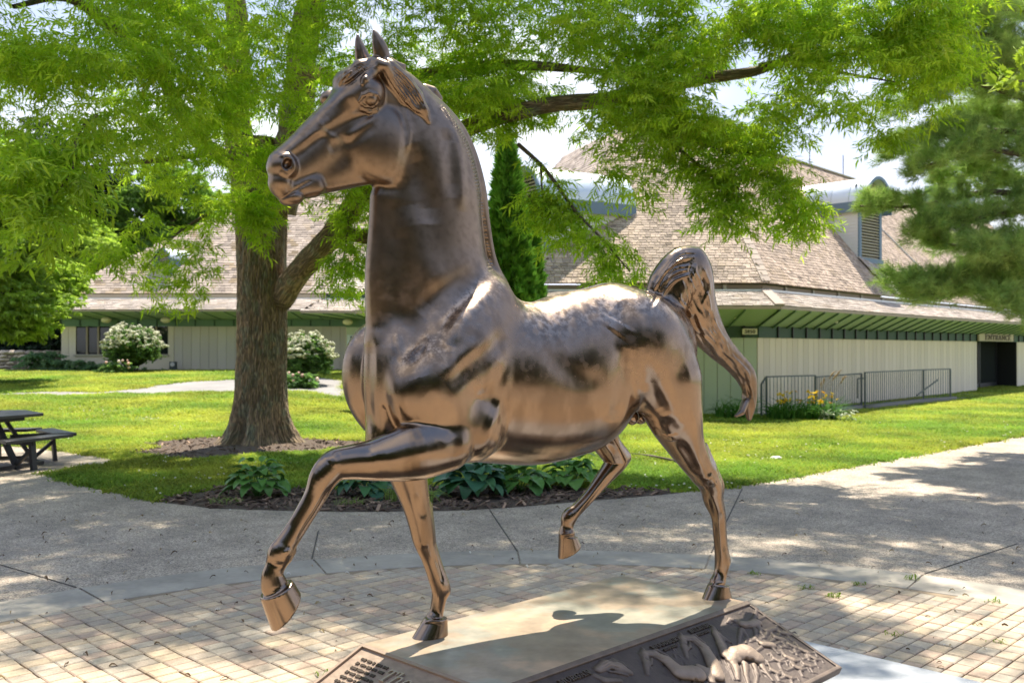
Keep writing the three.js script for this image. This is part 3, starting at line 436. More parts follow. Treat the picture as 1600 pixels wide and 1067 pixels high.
{ // railings along the ramp
  const railing = (label, pts, h, sp, bottom = 0.1) => {
    const t = thing('ramp_railing', label, 'railing', 'dark railings of the entrance ramp');
    for (let i = 0; i + 1 < pts.length; i++) {
      const [x0, D0, g0] = pts[i], [x1, D1, g1] = pts[i + 1], L = Math.hypot(x1 - x0, D1 - D0), n = Math.max(2, Math.round(L / sp));
      part('top_rail', bar(P3(x0, D0, g0 + h), P3(x1, D1, g1 + h), 0.04, 0.035), M.rail, t); part('bottom_rail', bar(P3(x0, D0, g0 + bottom), P3(x1, D1, g1 + bottom), 0.03, 0.025), M.rail, t);
      for (let k = 1; k < n; k++) { const f = k / n, x = mix(x0, x1, f), D = mix(D0, D1, f), g = mix(g0, g1, f); part('baluster', bar(P3(x, D, g + bottom), P3(x, D, g + h), 0.012), M.rail, t); }
      part('post', bar(P3(x0, D0, g0 - 0.15), P3(x0, D0, g0 + h), 0.045), M.rail, t); if (i === pts.length - 2) part('post', bar(P3(x1, D1, g1 - 0.15), P3(x1, D1, g1 + h), 0.045), M.rail, t);
    }
    return t;
  };
  railing('dark railing with wide spaced bars standing behind the yellow daylilies', [[6.28, 24.15, -0.18], [6.42, 24.2, 0.0], [8.0, 25.3, 0]], 1.03, 0.135);
  railing('dark railing with closely spaced bars along the middle of the ramp', [[8.1, 25.6, 0], [9.95, 27.3, 0.05]], 0.98, 0.1);
  const t = railing('dark stepped railing at the top of the ramp near the doorway', [[9.9, 26.9, 0.05], [13.0, 30.3, 0.05], [14.35, 31.4, 0.05]], 1.02, 0.16);
  part('handrail', bar(P3(12.5, 29.6, 0.3), P3(13.6, 30.6, 0.75), 0.035), M.rail, t); part('return_bar', bar(P3(9.7, 26.9, 0.35), P3(9.7, 26.9, 0.9), 0.035), M.rail, t); part('return_bar', bar(P3(9.7, 26.9, 0.9), P3(9.95, 27.0, 0.9), 0.035), M.rail, t);
  const ramp = struct('entrance_ramp', face3([P3(8.1, 25.4, 0.03), P3(17.5, 34.8, 0.06), P3(17.0, 36.2, 0.06), P3(7.6, 26.1, 0.03)]), M.sidewalk, 'low concrete ramp along the right wall');
  part('ramp_curb', bar(P3(8.15, 25.35, 0.05), P3(14.6, 31.6, 0.08), 0.12, 0.16), M.sidewalk, ramp);
}
{ // low dry-stone wall at the far left
  const w = thing('stone_wall', 'low rough stone wall at the far left edge under dark trees', 'wall'), r = lcg(77), mats = [], cols = [], d = new THREE.Object3D(), g = new THREE.IcosahedronGeometry(0.5, 1);
  const p = g.attributes.position; for (let i = 0; i < p.count; i++) { const k = 1 + 0.25 * N3(p.getX(i) * 2, p.getY(i) * 2, p.getZ(i) * 2); p.setXYZ(i, p.getX(i) * k, p.getY(i) * k, p.getZ(i) * k); } g.computeVertexNormals();
  for (let x = -33; x < -20.6; x += 0.3) for (let k = 0; k < 6; k++) { d.position.set(x + (r() - 0.5) * 0.2 + (k & 1) * 0.15, 0.7 + k * 0.17, -46 + (r() - 0.5) * 0.12); d.scale.set(0.3 + r() * 0.22, 0.17 + r() * 0.06, 0.4); d.rotation.set(r() * 0.3, r() * 0.4, (r() - 0.5) * 0.25); d.updateMatrix(); mats.push(d.matrix.clone()); const v = 0.6 + r() * 0.7; cols.push(new THREE.Color().setRGB(0.33 * v, 0.27 * v, 0.21 * v)); }
  stuff(instances(g, std(1, 1, 1, 0.95), mats, cols), 'stones', w); part('core', box(12.6, 1.0, 0.25, -27, 1.0, -46), M.under, w);
}
// ---------------------------------------------------------------- trees
// a spray: a twig with narrow folded leaves
function sprayGeo(seed, n, len, leafL, leafW, droop = 0.35) {
  const r = lcg(seed), P = [], I = [];
  for (let k = 0; k < n; k++) {
    const t = (k + 0.5) / n, a = k * 2.4 + r(), el = 0.5 + r() * 0.5, b = V(0, -droop * 0.25 * t * t * len, t * len), dir = V(Math.cos(a) * Math.sin(el + 0.25), Math.sin(a) * Math.sin(el + 0.25) * 0.7 - droop, Math.cos(el)).normalize(), side = dir.clone().cross(V(Math.sin(a + r()), 1.2, Math.cos(a))).normalize(), nn = side.clone().cross(dir), L = leafL * (0.7 + 0.6 * r()), w = leafW * (0.8 + 0.4 * r()), o = P.length / 3;
    const m = b.clone().addScaledVector(dir, L * 0.45), q = (v) => P.push(v.x, v.y, v.z);
    q(b); q(m.clone().addScaledVector(side, w)); q(m.clone().addScaledVector(nn, -w * 0.45)); q(m.clone().addScaledVector(side, -w)); q(b.clone().addScaledVector(dir, L).add(V(0, -L * 0.12, 0)));
    I.push(o, o + 1, o + 2, o, o + 2, o + 3, o + 1, o + 4, o + 2, o + 2, o + 4, o + 3);
  }
  const g = new THREE.BufferGeometry(); g.setAttribute('position', new THREE.Float32BufferAttribute(P, 3)); g.setIndex(I); g.computeVertexNormals(); return g;
}
const d0 = new THREE.Object3D();
function spraysIn(list, c, rad, n, r, opt = {}) { // sprays through an ellipsoid, thinned into clumps
  const { clump = 0.9, cut = 0.05, size = 1, hang = 0.5, shell = 0.3 } = opt;
  for (let k = 0, made = 0; k < n * 6 && made < n; k++) {
    const a = r() * 6.2832, z = r() * 2 - 1, q = Math.pow(mix(shell, 1, r()), 0.6), s = Math.sqrt(1 - z * z), p = V(c.x + Math.cos(a) * s * q * rad[0], c.y + z * q * rad[1], c.z + Math.sin(a) * s * q * rad[2]);
    if (fbm(p.x / clump * 0.5, p.y / clump * 0.8, p.z / clump * 0.5, 2) < cut) continue;
    made++; list.push([p, size * (0.75 + 0.6 * r()), r() * 6.2832, hang * (r() * 1.2 - 0.2), r()]);
  }
}
function spraysAlong(list, pts, spread, n, r, opt = {}) {
  const c = new THREE.CatmullRomCurve3(pts), { size = 1, hang = 0.6 } = opt;
  for (let k = 0; k < n; k++) { const t = Math.pow(r(), 0.8), p = c.getPoint(t), s = spread * (0.35 + 0.65 * t); list.push([p.add(V((r() + r() - 1) * s, (r() + r() - 1.15) * s, (r() + r() - 1) * s)), size * (0.75 + 0.6 * r()), r() * 6.2832, hang * (r() * 1.3 - 0.2), r()]); }
}
function crown(list, geos, mat, parent, name, tone) {
  const by = geos.map(() => [[], []]);
  for (const [p, s, yaw, pitch, v] of list) { d0.position.copy(p); d0.rotation.set(pitch, yaw, (v - 0.5) * 1.2, 'YXZ'); d0.scale.setScalar(s); d0.updateMatrix(); const q = Math.floor(v * 997) % geos.length; by[q][0].push(d0.matrix.clone()); const k = 0.72 + 0.55 * ((v * 31) % 1), y = (v * 57) % 1; by[q][1].push(new THREE.Color().setRGB(mix(tone[0][0], tone[1][0], y) * k, mix(tone[0][1], tone[1][1], y) * k, mix(tone[0][2], tone[1][2], y) * k)); }
  const g = new THREE.Group(); g.name = name; g.userData.kind = 'stuff'; parent.add(g);
  geos.forEach((ge, i) => by[i][0].length && stuff(instances(ge, mat, by[i][0], by[i][1]), 'leaves', g));
}
M.oakLeaf = leafMat(1, 1, 1, 0.66);
const oakSprays = [sprayGeo(1, 15, 0.30, 0.115, 0.013), sprayGeo(2, 13, 0.26, 0.12, 0.012, 0.5), sprayGeo(3, 16, 0.34, 0.11, 0.013, 0.2)];
{ // the big oak with narrow leaves
  const oak = thing('oak_tree', 'big narrow-leaved oak with thick furrowed trunk standing left of the horse', 'tree'), r = lcg(31);
  const base = at(405, 690, 17.8), T = (X, Y, D) => at(X, Y, D);
  { // trunk with root flare
    const ys = [[0, 0.74], [0.12, 0.63], [0.35, 0.55], [0.8, 0.49], [1.6, 0.455], [2.6, 0.45], [3.4, 0.455], [4.2, 0.48], [4.8, 0.47], [5.6, 0.42]], seg = 150, P = [], I = [], U = [];
    const N = 130; for (let i = 0; i <= N; i++) { const y = -0.15 + 5.75 * i / N; let k = 0; while (k < ys.length - 2 && ys[k + 1][0] < y) k++; const f = clamp((y - ys[k][0]) / (ys[k + 1][0] - ys[k][0]), -0.3, 1), R = mix(ys[k][1], ys[k + 1][1], f), lean = 0.05 * Math.sin(y * 0.7), fl = sstep(0.9, 0, y);
      for (let j = 0; j <= seg; j++) { const a = j / seg * 6.2832, ca = Math.cos(a), sa = Math.sin(a), rr = R * (1 + 0.05 * N3(ca * 1.2, sa * 1.2, y * 0.5) + 0.02 * N3(ca * 6, sa * 6, y * 0.7) - 0.055 * Math.pow(1 - Math.abs(N3(ca * 7 + 0.4 * N3(ca * 3, sa * 3, y * 1.5), sa * 7, y * 0.9)), 5) - 0.03 * Math.pow(1 - Math.abs(N3(ca * 14, sa * 14, y * 2.2)), 4) + fl * 0.16 * Math.sin(a * 5 + 1) + fl * 0.07 * Math.sin(a * 9)); P.push(base.x + lean + ca * rr, base.y + y, base.z + sa * rr); U.push(j / seg * 4, y); } }
    for (let i = 0; i < N; i++) for (let j = 0; j < seg; j++) { const a = i * (seg + 1) + j; I.push(a, a + seg + 1, a + 1, a + 1, a + seg + 1, a + seg + 2); }
    const g = new THREE.BufferGeometry(); g.setAttribute('position', new THREE.Float32BufferAttribute(P, 3)); g.setAttribute('uv', new THREE.Float32BufferAttribute(U, 2)); g.setIndex(I); g.computeVertexNormals(); part('trunk', g, M.bark, oak);
  }
  const limb = (pts, rad) => part('limb', limbGeo(pts.map((p) => T(...p)), rad, 12, 0.05, r() * 9), M.bark, oak);
  limb([[432, 330, 17.8], [462, 190, 17.6], [474, 70, 17.4], [500, -60, 17], [540, -260, 16.5]], [0.36, 0.29, 0.26, 0.2, 0.12]);
  limb([[388, 330, 17.8], [372, 210, 17.6], [372, 80, 17.6], [350, -120, 17.4], [300, -300, 17]], [0.3, 0.22, 0.19, 0.15, 0.08]);
  limb([[436, 470, 17.7], [462, 430, 17.5], [500, 390, 17.1], [530, 350, 16.8], [556, 315, 16.4], [600, 270, 15.8], [690, 215, 15.2], [850, 165, 14.6], [950, 155, 14.4], [1090, 124, 14.2], [1200, 105, 14], [1290, 50, 14]], [0.25, 0.22, 0.2, 0.17, 0.15, 0.14, 0.13, 0.12, 0.11, 0.1, 0.06, 0.03]);
  limb([[500, 392, 17.1], [540, 366, 16.9], [575, 370, 16.6], [625, 350, 16.4], [700, 330, 16.2]], [0.15, 0.13, 0.12, 0.1, 0.05]);
  limb([[470, 110, 17.4], [560, 130, 16.6], [690, 112, 15.6], [790, 101, 15.2], [900, 108, 14.8], [990, 118, 14.5]], [0.16, 0.13, 0.11, 0.09, 0.07, 0.03]);
  limb([[380, 260, 17.6], [330, 235, 16.8], [290, 190, 15.6], [230, 80, 13.6], [170, 38, 12.8], [100, -4, 12], [20, 10, 11.5]], [0.15, 0.13, 0.12, 0.11, 0.09, 0.07, 0.03]);
  limb([[376, 120, 17.6], [290, 30, 15], [180, -60, 12.5], [100, -120, 11]], [0.14, 0.1, 0.08, 0.03]);
  limb([[500, -50, 17], [640, -120, 15], [860, -160, 13], [1060, -200, 11.5]], [0.16, 0.12, 0.09, 0.03]);
  const twig = (pts, rad) => part('branch', limbGeo(pts.map((p) => T(...p)), rad, 7, 0.05, r() * 9), M.branchBark, oak);
  twig([[1186, 103, 14], [1240, 88, 13.8], [1290, 45, 13.6], [1302, 10, 13.4]], [0.045, 0.04, 0.03, 0.015]); twig([[1236, 90, 13.8], [1310, 112, 13.6], [1400, 128, 13.2]], [0.03, 0.025, 0.01]); twig([[1216, 96, 13.9], [1330, 85, 13.5], [1460, 100, 13]], [0.03, 0.025, 0.01]);
  twig([[810, 225, 14.8], [852, 265, 14.5], [900, 330, 14.2], [945, 378, 14], [985, 425, 13.9]], [0.035, 0.03, 0.024, 0.018, 0.008]); twig([[845, 258, 14.5], [850, 310, 14.4], [872, 345, 14.3]], [0.02, 0.015, 0.006]); twig([[826, 305, 14.6], [850, 330, 14.5], [880, 322, 14.4], [915, 345, 14.2]], [0.024, 0.02, 0.016, 0.006]);
  twig([[1030, 205, 14.3], [1075, 245, 14], [1130, 285, 13.8], [1160, 330, 13.7]], [0.035, 0.028, 0.02, 0.008]); twig([[1100, 180, 14.2], [1170, 240, 13.8], [1235, 300, 13.6]], [0.03, 0.02, 0.008]); twig([[1050, 215, 14.2], [1090, 222, 14.0], [1140, 240, 13.8]], [0.018, 0.014, 0.006]);
  twig([[545, 330, 16.4], [540, 380, 16.2], [530, 430, 16.1]], [0.02, 0.015, 0.005]); twig([[330, 330, 16], [270, 370, 15.6], [225, 420, 15.4]], [0.03, 0.02, 0.006]); twig([[150, 180, 10.5], [120, 210, 10.2], [110, 270, 10], [60, 330, 9.8]], [0.02, 0.016, 0.012, 0.005]);
  twig([[330, 240, 16.2], [250, 250, 14.5], [140, 260, 12.5], [30, 270, 11.5]], [0.05, 0.04, 0.025, 0.01]);
  const L = [];
  const lobe = (X, Y, D, rx, ry, rz, n, o) => spraysIn(L, T(X, Y, D), [rx, ry, rz], Math.round(n * 0.5), r, { size: 0.86, ...o });
  // the upper crown, above the frame
  lobe(420, -560, 17.5, 8.5, 3.6, 5.6, 6500, { clump: 1.5, shell: 0.5, size: 1.5 }); lobe(1000, -420, 14.2, 5.5, 2.4, 4.2, 5200, { clump: 1.5, size: 1.5 }); lobe(-60, -420, 14.6, 5.5, 2.6, 3.8, 5200, { clump: 1.5, size: 1.5 }); lobe(560, -330, 13.4, 5.2, 1.8, 3.2, 5600, { clump: 1.3, size: 1.5 });
  // what the frame shows of it
  for (const l of [
    [60, 40, 11.6, 2.4, 1.1, 2.0, 1900], [200, 60, 12.6, 2.4, 1.1, 2.2, 1900], [330, 60, 14, 2.2, 1.3, 2, 1600], [40, 165, 11, 1.9, 0.8, 1.7, 1000], [170, 150, 12, 1.7, 0.7, 1.6, 900], [300, 170, 14.2, 1.7, 0.9, 1.5, 650], [375, 235, 16, 1.5, 0.9, 1.3, 700], [330, 275, 15.4, 1.4, 0.45, 1.2, 380], [410, 305, 15.8, 0.85, 0.42, 0.7, 360],
    [545, 160, 15.6, 1.2, 1.2, 1.3, 620], [500, 255, 15.6, 1.3, 0.75, 1.2, 620], [550, 300, 16, 1.1, 0.65, 1.1, 480], [600, 50, 14.8, 2.1, 1.2, 1.8, 1500], [650, 150, 15, 1.6, 0.8, 1.5, 900], [740, 60, 14.6, 2.1, 1.2, 1.8, 1500], [770, 160, 14.6, 1.5, 0.55, 1.5, 600], [870, 60, 14.2, 2.1, 1.2, 1.8, 1600], [870, 165, 14.2, 1.5, 0.5, 1.3, 600], [1000, 60, 13.8, 2.1, 1.2, 1.8, 1700], [1010, 175, 14, 1.6, 0.6, 1.5, 900], [1090, 110, 13.8, 1.7, 1.0, 1.5, 1300], [1110, 220, 13.6, 1.15, 0.6, 1.0, 560], [1170, 60, 13.4, 1.6, 0.8, 1.5, 900], [1190, 170, 13.5, 1.2, 0.6, 1.0, 600], [1300, 110, 13, 1.5, 0.9, 1.3, 1000], [1330, 30, 12.8, 1.7, 0.7, 1.5, 1100], [1400, 110, 12.8, 1.2, 0.8, 1.2, 800], [1450, 40, 12.6, 1.0, 0.7, 1.1, 600], [1310, 190, 13, 0.9, 0.45, 0.8, 300], [1230, 255, 13.4, 0.5, 0.5, 0.6, 150], [1350, 200, 13, 0.5, 0.4, 0.5, 110]]) lobe(...l);
  const strand = (pts, s, n, o) => spraysAlong(L, pts.map((p) => T(...p)), s, n, r, o);
  strand([[830, 235, 14.6], [880, 300, 14.3], [930, 360, 14.1], [965, 400, 14], [1000, 435, 13.9]], 0.36, 130); strand([[826, 300, 14.6], [870, 325, 14.4], [930, 350, 14.2]], 0.5, 130); strand([[840, 255, 14.5], [855, 330, 14.4], [870, 390, 14.3]], 0.4, 50); strand([[940, 370, 14], [945, 410, 14], [940, 440, 14]], 0.25, 50);
  strand([[1060, 235, 14], [1130, 285, 13.8], [1165, 335, 13.7]], 0.5, 260); strand([[1100, 190, 14.1], [1180, 245, 13.8], [1240, 310, 13.6], [1255, 345, 13.6]], 0.42, 260); strand([[950, 200, 14.3], [960, 260, 14.2], [955, 280, 14.2]], 0.35, 50); strand([[1000, 220, 14.2], [1010, 280, 14], [1000, 300, 14]], 0.35, 40); strand([[1110, 260, 13.8], [1115, 330, 13.7], [1110, 350, 13.7]], 0.3, 40);
  strand([[545, 330, 16.4], [540, 390, 16.2], [525, 440, 16.1]], 0.42, 130); strand([[575, 370, 16.6], [560, 400, 16.4], [550, 450, 16.3]], 0.35, 60); strand([[340, 330, 16], [280, 380, 15.7], [230, 440, 15.5]], 0.6, 120); strand([[330, 380, 15.8], [310, 430, 15.7], [290, 460, 15.6]], 0.45, 60); strand([[240, 330, 14], [190, 380, 13.6], [150, 400, 13.4]], 0.55, 70); strand([[400, 330, 15.9], [405, 365, 15.8]], 0.3, 60);
  strand([[160, 170, 10.6], [120, 230, 10.2], [90, 300, 10], [50, 345, 9.8]], 0.5, 200, { size: 1.1 }); strand([[60, 200, 10], [30, 250, 9.8], [10, 290, 9.6]], 0.45, 120, { size: 1.1 });
  crown(L, oakSprays, M.oakLeaf, oak, 'crown', [[0.30, 0.50, 0.02], [0.54, 0.70, 0.04]]);
}
{ // a second oak outside the frame on the right: only one bright twig of it reaches in
  const t = thing('oak_twig', 'bright oak twig reaching in from the right edge in front of the pine', 'branch'), r = lcg(61);
  part('stem', limbGeo([at(1680, 95, 8), at(1640, 118, 7.9), at(1600, 127, 7.8), at(1568, 120, 7.8)], [0.012, 0.01, 0.007, 0.003], 6), M.branchBark, t);
  const lobed = new THREE.Shape(); const pts = [[0, 0], [0.012, 0.02], [0.035, 0.03], [0.018, 0.045], [0.045, 0.07], [0.018, 0.078], [0.035, 0.105], [0.01, 0.11], [0, 0.14]]; lobed.moveTo(0, 0); pts.slice(1).forEach((p) => lobed.lineTo(...p)); pts.slice(1, -1).reverse().forEach((p) => lobed.lineTo(-p[0], p[1])); const g = new THREE.ShapeGeometry(lobed), p = g.attributes.position; for (let i = 0; i < p.count; i++) p.setZ(i, -Math.abs(p.getX(i)) * 0.25 - p.getY(i) ** 2 * 1.5); g.computeVertexNormals();
  const m = leafMat(0.3, 0.42, 0.03, 0.5);
  for (let k = 0; k < 34; k++) { const X = k < 10 ? 1588 + r() * 20 : 1553 + r() * 60, Y = k < 10 ? 68 + r() * 25 : 108 + r() * 32, q = part('leaf', g, m, t); q.position.copy(at(X, Y, 7.7 + r() * 0.25)); q.rotation.set(-0.6 - r() * 1.4, r() * 6.28, (r() - 0.5) * 1.5); q.scale.setScalar(0.8 + r() * 0.5); }
}
{ // white pine at the right edge
  const pine = thing('pine_tree', 'tall soft-needled pine reaching in from the right edge', 'tree'), r = lcg(71), D = 16.5, tx = 1690;
  part('trunk', limbGeo([at(tx, 675, D), at(tx - 6, 400, D), at(tx, 100, D), at(tx + 5, -300, D), at(tx, -800, D)], [0.3, 0.27, 0.22, 0.17, 0.08], 14, 0.04), M.bark, pine);
  const needle = (seed) => { const q = lcg(seed), P = [], I = []; for (let k = 0; k < 40; k++) { const a = q() * 6.28, e = 0.25 + q() * 0.95, s = q() * 0.14, L = 0.1 + q() * 0.06, dir = V(Math.cos(a) * Math.sin(e), Math.sin(a) * Math.sin(e) - 0.12, Math.cos(e)), sd = dir.clone().cross(V(q() - 0.5, q() - 0.5, q() - 0.5)).normalize().multiplyScalar(0.0026), o = P.length / 3; P.push(sd.x, sd.y, s + sd.z, -sd.x, -sd.y, s - sd.z, dir.x * L, dir.y * L, s + dir.z * L); I.push(o, o + 1, o + 2); } const g = new THREE.BufferGeometry(); g.setAttribute('position', new THREE.Float32BufferAttribute(P, 3)); g.setIndex(I); g.computeVertexNormals(); return g; };
  const geos = [needle(1), needle(2)], L = [];
  const bough = (pts, n, sp, rad = 0.07) => {
    const c = new THREE.CatmullRomCurve3(pts.map((p) => at(...p))); part('bough', limbGeo(pts.map((p) => at(...p)), [rad, rad * 0.8, rad * 0.5, rad * 0.2], 7), M.branchBark, pine);
    const m = Math.round(n / 26); for (let k = 0; k < m; k++) { // side twigs, each thick with tufts
      const t = 0.12 + 0.88 * k / m, p = c.getPoint(t), a = (r() - 0.5) * 2.6, len = sp * (0.45 + 0.8 * r()) * (1.15 - 0.5 * t), dir = c.getTangent(t).clone().add(V((r() - 0.5) * 1.2, (r() - 0.35) * 0.5, (k & 1 ? 1 : -1) * (0.5 + r()))).normalize();
      for (let q = 0; q < 30; q++) { const s = q / 30 * len; L.push([p.clone().addScaledVector(dir, s).add(V((r() - 0.5) * 0.14, (r() - 0.35) * 0.3 - s * s * 0.05, (r() - 0.5) * 0.14)), 0.9 + 0.5 * r(), Math.atan2(dir.x, dir.z) + (r() - 0.5) * 1.6, -0.35 + (r() - 0.5) * 1.1, r()]); }
    }
  };
  for (const b of [
    [[[1690, 100, 16.5], [1600, 75, 16], [1520, 50, 15.6], [1440, 60, 15.4]], 700, 0.9], [[[1690, 60, 16.5], [1620, 20, 16], [1550, 15, 15.4], [1490, 30, 15]], 600, 0.9], [[[1690, 190, 16.5], [1590, 150, 16], [1500, 130, 15.5], [1440, 160, 15.3]], 700, 0.9],
    [[[1690, 235, 16.5], [1570, 205, 16], [1460, 215, 15.5], [1400, 235, 15.2]], 620, 0.75], [[[1690, 260, 16.5], [1590, 240, 15.8], [1520, 235, 15.2], [1440, 262, 14.8]], 640, 0.75], [[[1690, 330, 16.5], [1560, 300, 16], [1430, 322, 15.4], [1345, 322, 15]], 460, 0.34], [[[1690, 350, 16.5], [1600, 330, 15.8], [1510, 345, 15.2], [1440, 358, 14.8]], 560, 0.55],
    [[[1690, 400, 16.5], [1590, 375, 16], [1510, 385, 15.6], [1450, 375, 15.2]], 420, 0.5], [[[1690, 420, 16.5], [1600, 410, 15.8], [1500, 440, 15.2], [1405, 442, 14.9]], 640, 0.7], [[[1690, 470, 16.5], [1590, 452, 15.6], [1510, 455, 15], [1440, 462, 14.7]], 640, 0.65], [[[1690, 485, 16.5], [1640, 480, 15.4], [1590, 478, 14.6], [1545, 468, 14.2]], 320, 0.4], [[[1690, 530, 16.5], [1665, 505, 15.2], [1640, 500, 14.2], [1615, 512, 13.8]], 220, 0.3],
    [[[1690, 130, 16.5], [1600, 110, 15.6], [1540, 100, 15], [1470, 95, 14.6]], 560, 0.8], [[[1690, 170, 16.8], [1620, 190, 17], [1550, 180, 17.2], [1490, 190, 17.4]], 560, 0.8], [[[1690, 290, 16.8], [1620, 285, 17.2], [1540, 270, 17.4], [1470, 285, 17.6]], 520, 0.7], [[[1690, 380, 16.5], [1640, 385, 15.2], [1580, 400, 14.6], [1530, 395, 14.2]], 480, 0.55], [[[1690, 450, 16.8], [1640, 440, 17], [1570, 425, 17.2], [1510, 420, 17.4]], 460, 0.6], 
    [[[1700, -60, 16.5], [1620, -90, 15.6], [1540, -80, 15], [1450, -50, 14.6]], 600, 1.0], [[[1700, -200, 16.5], [1620, -230, 15.6], [1540, -240, 15], [1470, -220, 14.6]], 500, 1.0], [[[1700, 0, 16.5], [1720, -20, 15], [1700, -30, 13.6], [1650, -20, 12.8]], 500, 1.0], [[[1700, 300, 16.5], [1760, 300, 15], [1780, 310, 13.6], [1740, 330, 12.6]], 500, 1.0], [[[1700, 150, 16.5], [1820, 130, 16], [1900, 150, 15.4], [1980, 160, 15]], 500, 1.0]]) bough(...b);
  crown(L, geos, leafMat(1, 1, 1, 0.3), pine, 'needles', [[0.25, 0.4, 0.1], [0.48, 0.6, 0.17]]);
}
{ // clipped-looking arborvitae columns behind the neck
  const fan = (seed) => { const q = lcg(seed), P = [], I = []; for (let k = 0; k < 12; k++) { const a = (k / 12 - 0.5) * 1.7, L = 0.07 + q() * 0.08, w = 0.011, o = P.length / 3, dx = Math.sin(a), dy = Math.cos(a), z = (q() - 0.5) * 0.06; P.push(0, 0, 0, dx * L * 0.6 - dy * w, dy * L * 0.6 + dx * w, z, dx * L, dy * L, z * 1.5, dx * L * 0.6 + dy * w, dy * L * 0.6 - dx * w, z); I.push(o, o + 1, o + 2, o, o + 2, o + 3); } const g = new THREE.BufferGeometry(); g.setAttribute('position', new THREE.Float32BufferAttribute(P, 3)); g.setIndex(I); g.computeVertexNormals(); return g; };
  const geos = [fan(4), fan(5), fan(6)], r = lcg(17), mat = leafMat(1, 1, 1, 0.25);
  const column = (label, X, D, hgt, R, n) => {
    const x = (X - 800) / 1500 * D, t = thing('arborvitae', label, 'shrub', null, [x, 0, -D]), L = [];
    part('trunk', limbGeo([V(0, -0.1, 0), V(0.02, hgt * 0.5, 0), V(0, hgt * 0.95, 0)], [0.07, 0.05, 0.01], 7), M.branchBark, t);
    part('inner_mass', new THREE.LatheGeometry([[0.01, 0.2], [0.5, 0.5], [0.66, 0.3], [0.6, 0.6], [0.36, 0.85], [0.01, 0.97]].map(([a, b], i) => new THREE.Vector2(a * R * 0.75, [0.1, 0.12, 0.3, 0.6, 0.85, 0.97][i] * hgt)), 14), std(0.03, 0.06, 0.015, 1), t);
    for (let k = 0; k < n; k++) { const y = Math.pow(r(), 0.9), a = r() * 6.2832, prof = Math.pow(Math.sin(Math.PI * clamp(y * 0.93 + 0.07)), 0.42) * (1 - 0.62 * y * y * y), lump = 1 + 0.22 * N3(Math.cos(a) * 2.4 + X, y * hgt * 1.7, Math.sin(a) * 2.4) + 0.1 * N3(Math.cos(a) * 7, y * hgt * 5, Math.sin(a) * 7), q = R * prof * lump * (0.74 + 0.3 * Math.sqrt(r())); L.push([V(Math.cos(a) * q, y * hgt, Math.sin(a) * q), 0.9 + r() * 0.8, -a + (r() - 0.5) * 1.8, (r() - 0.5) * 0.7 - 0.1, r()]); }
    crown(L, geos, mat, t, 'foliage', [[0.1, 0.26, 0.03], [0.2, 0.38, 0.05]]);
  };
  column('taller dark green arborvitae column directly behind the neck of the horse', 793, 20.2, 6.1, 0.56, 5200); column('narrower arborvitae column standing just right of the taller one', 829, 20.9, 4.9, 0.3, 2600);
}
// ---- trees further off
const bigSprays = [sprayGeo(11, 12, 0.7, 0.3, 0.09, 0.3), sprayGeo(12, 11, 0.6, 0.3, 0.1, 0.4)];
function farTree(name, label, pos, hgt, R, n, tone, seed, opt = {}) {
  const t = thing(name, label, 'tree', opt.group, pos), r = lcg(seed), L = [], lobes = opt.lobes ?? 9, lowest = opt.low ?? 0.28;
  part('trunk', limbGeo([V(0, -0.3, 0), V(0.1, hgt * 0.35, 0.1), V(-0.1, hgt * 0.65, 0), V(0, hgt * 0.9, 0)], [R * 0.085, R * 0.07, R * 0.04, R * 0.01], 9), M.bark, t);
  for (let k = 0; k < lobes; k++) { const a = k * 2.4 + r(), y = mix(lowest, 0.86, (k + 0.5) / lobes), q = R * (opt.cone ? (1.05 - y) * 0.75 : Math.sin(Math.PI * clamp(y * 0.8 + 0.12)) * 0.62) * (0.6 + 0.5 * r()), c = V(Math.cos(a) * q, y * hgt, Math.sin(a) * q); part('limb', limbGeo([V(0, (y - 0.1) * hgt, 0), c.clone().multiplyScalar(0.6).setY((y - 0.04) * hgt), c], [R * 0.03, R * 0.02, R * 0.008], 6), M.branchBark, t); spraysIn(L, c, [R * 0.5, hgt * 0.13, R * 0.5], Math.round(n / lobes), r, { clump: 1.6, size: opt.size ?? 1, cut: -0.12 }); }
  crown(L, opt.geos ?? bigSprays, M.oakLeaf, t, 'crown', tone); return t;
}
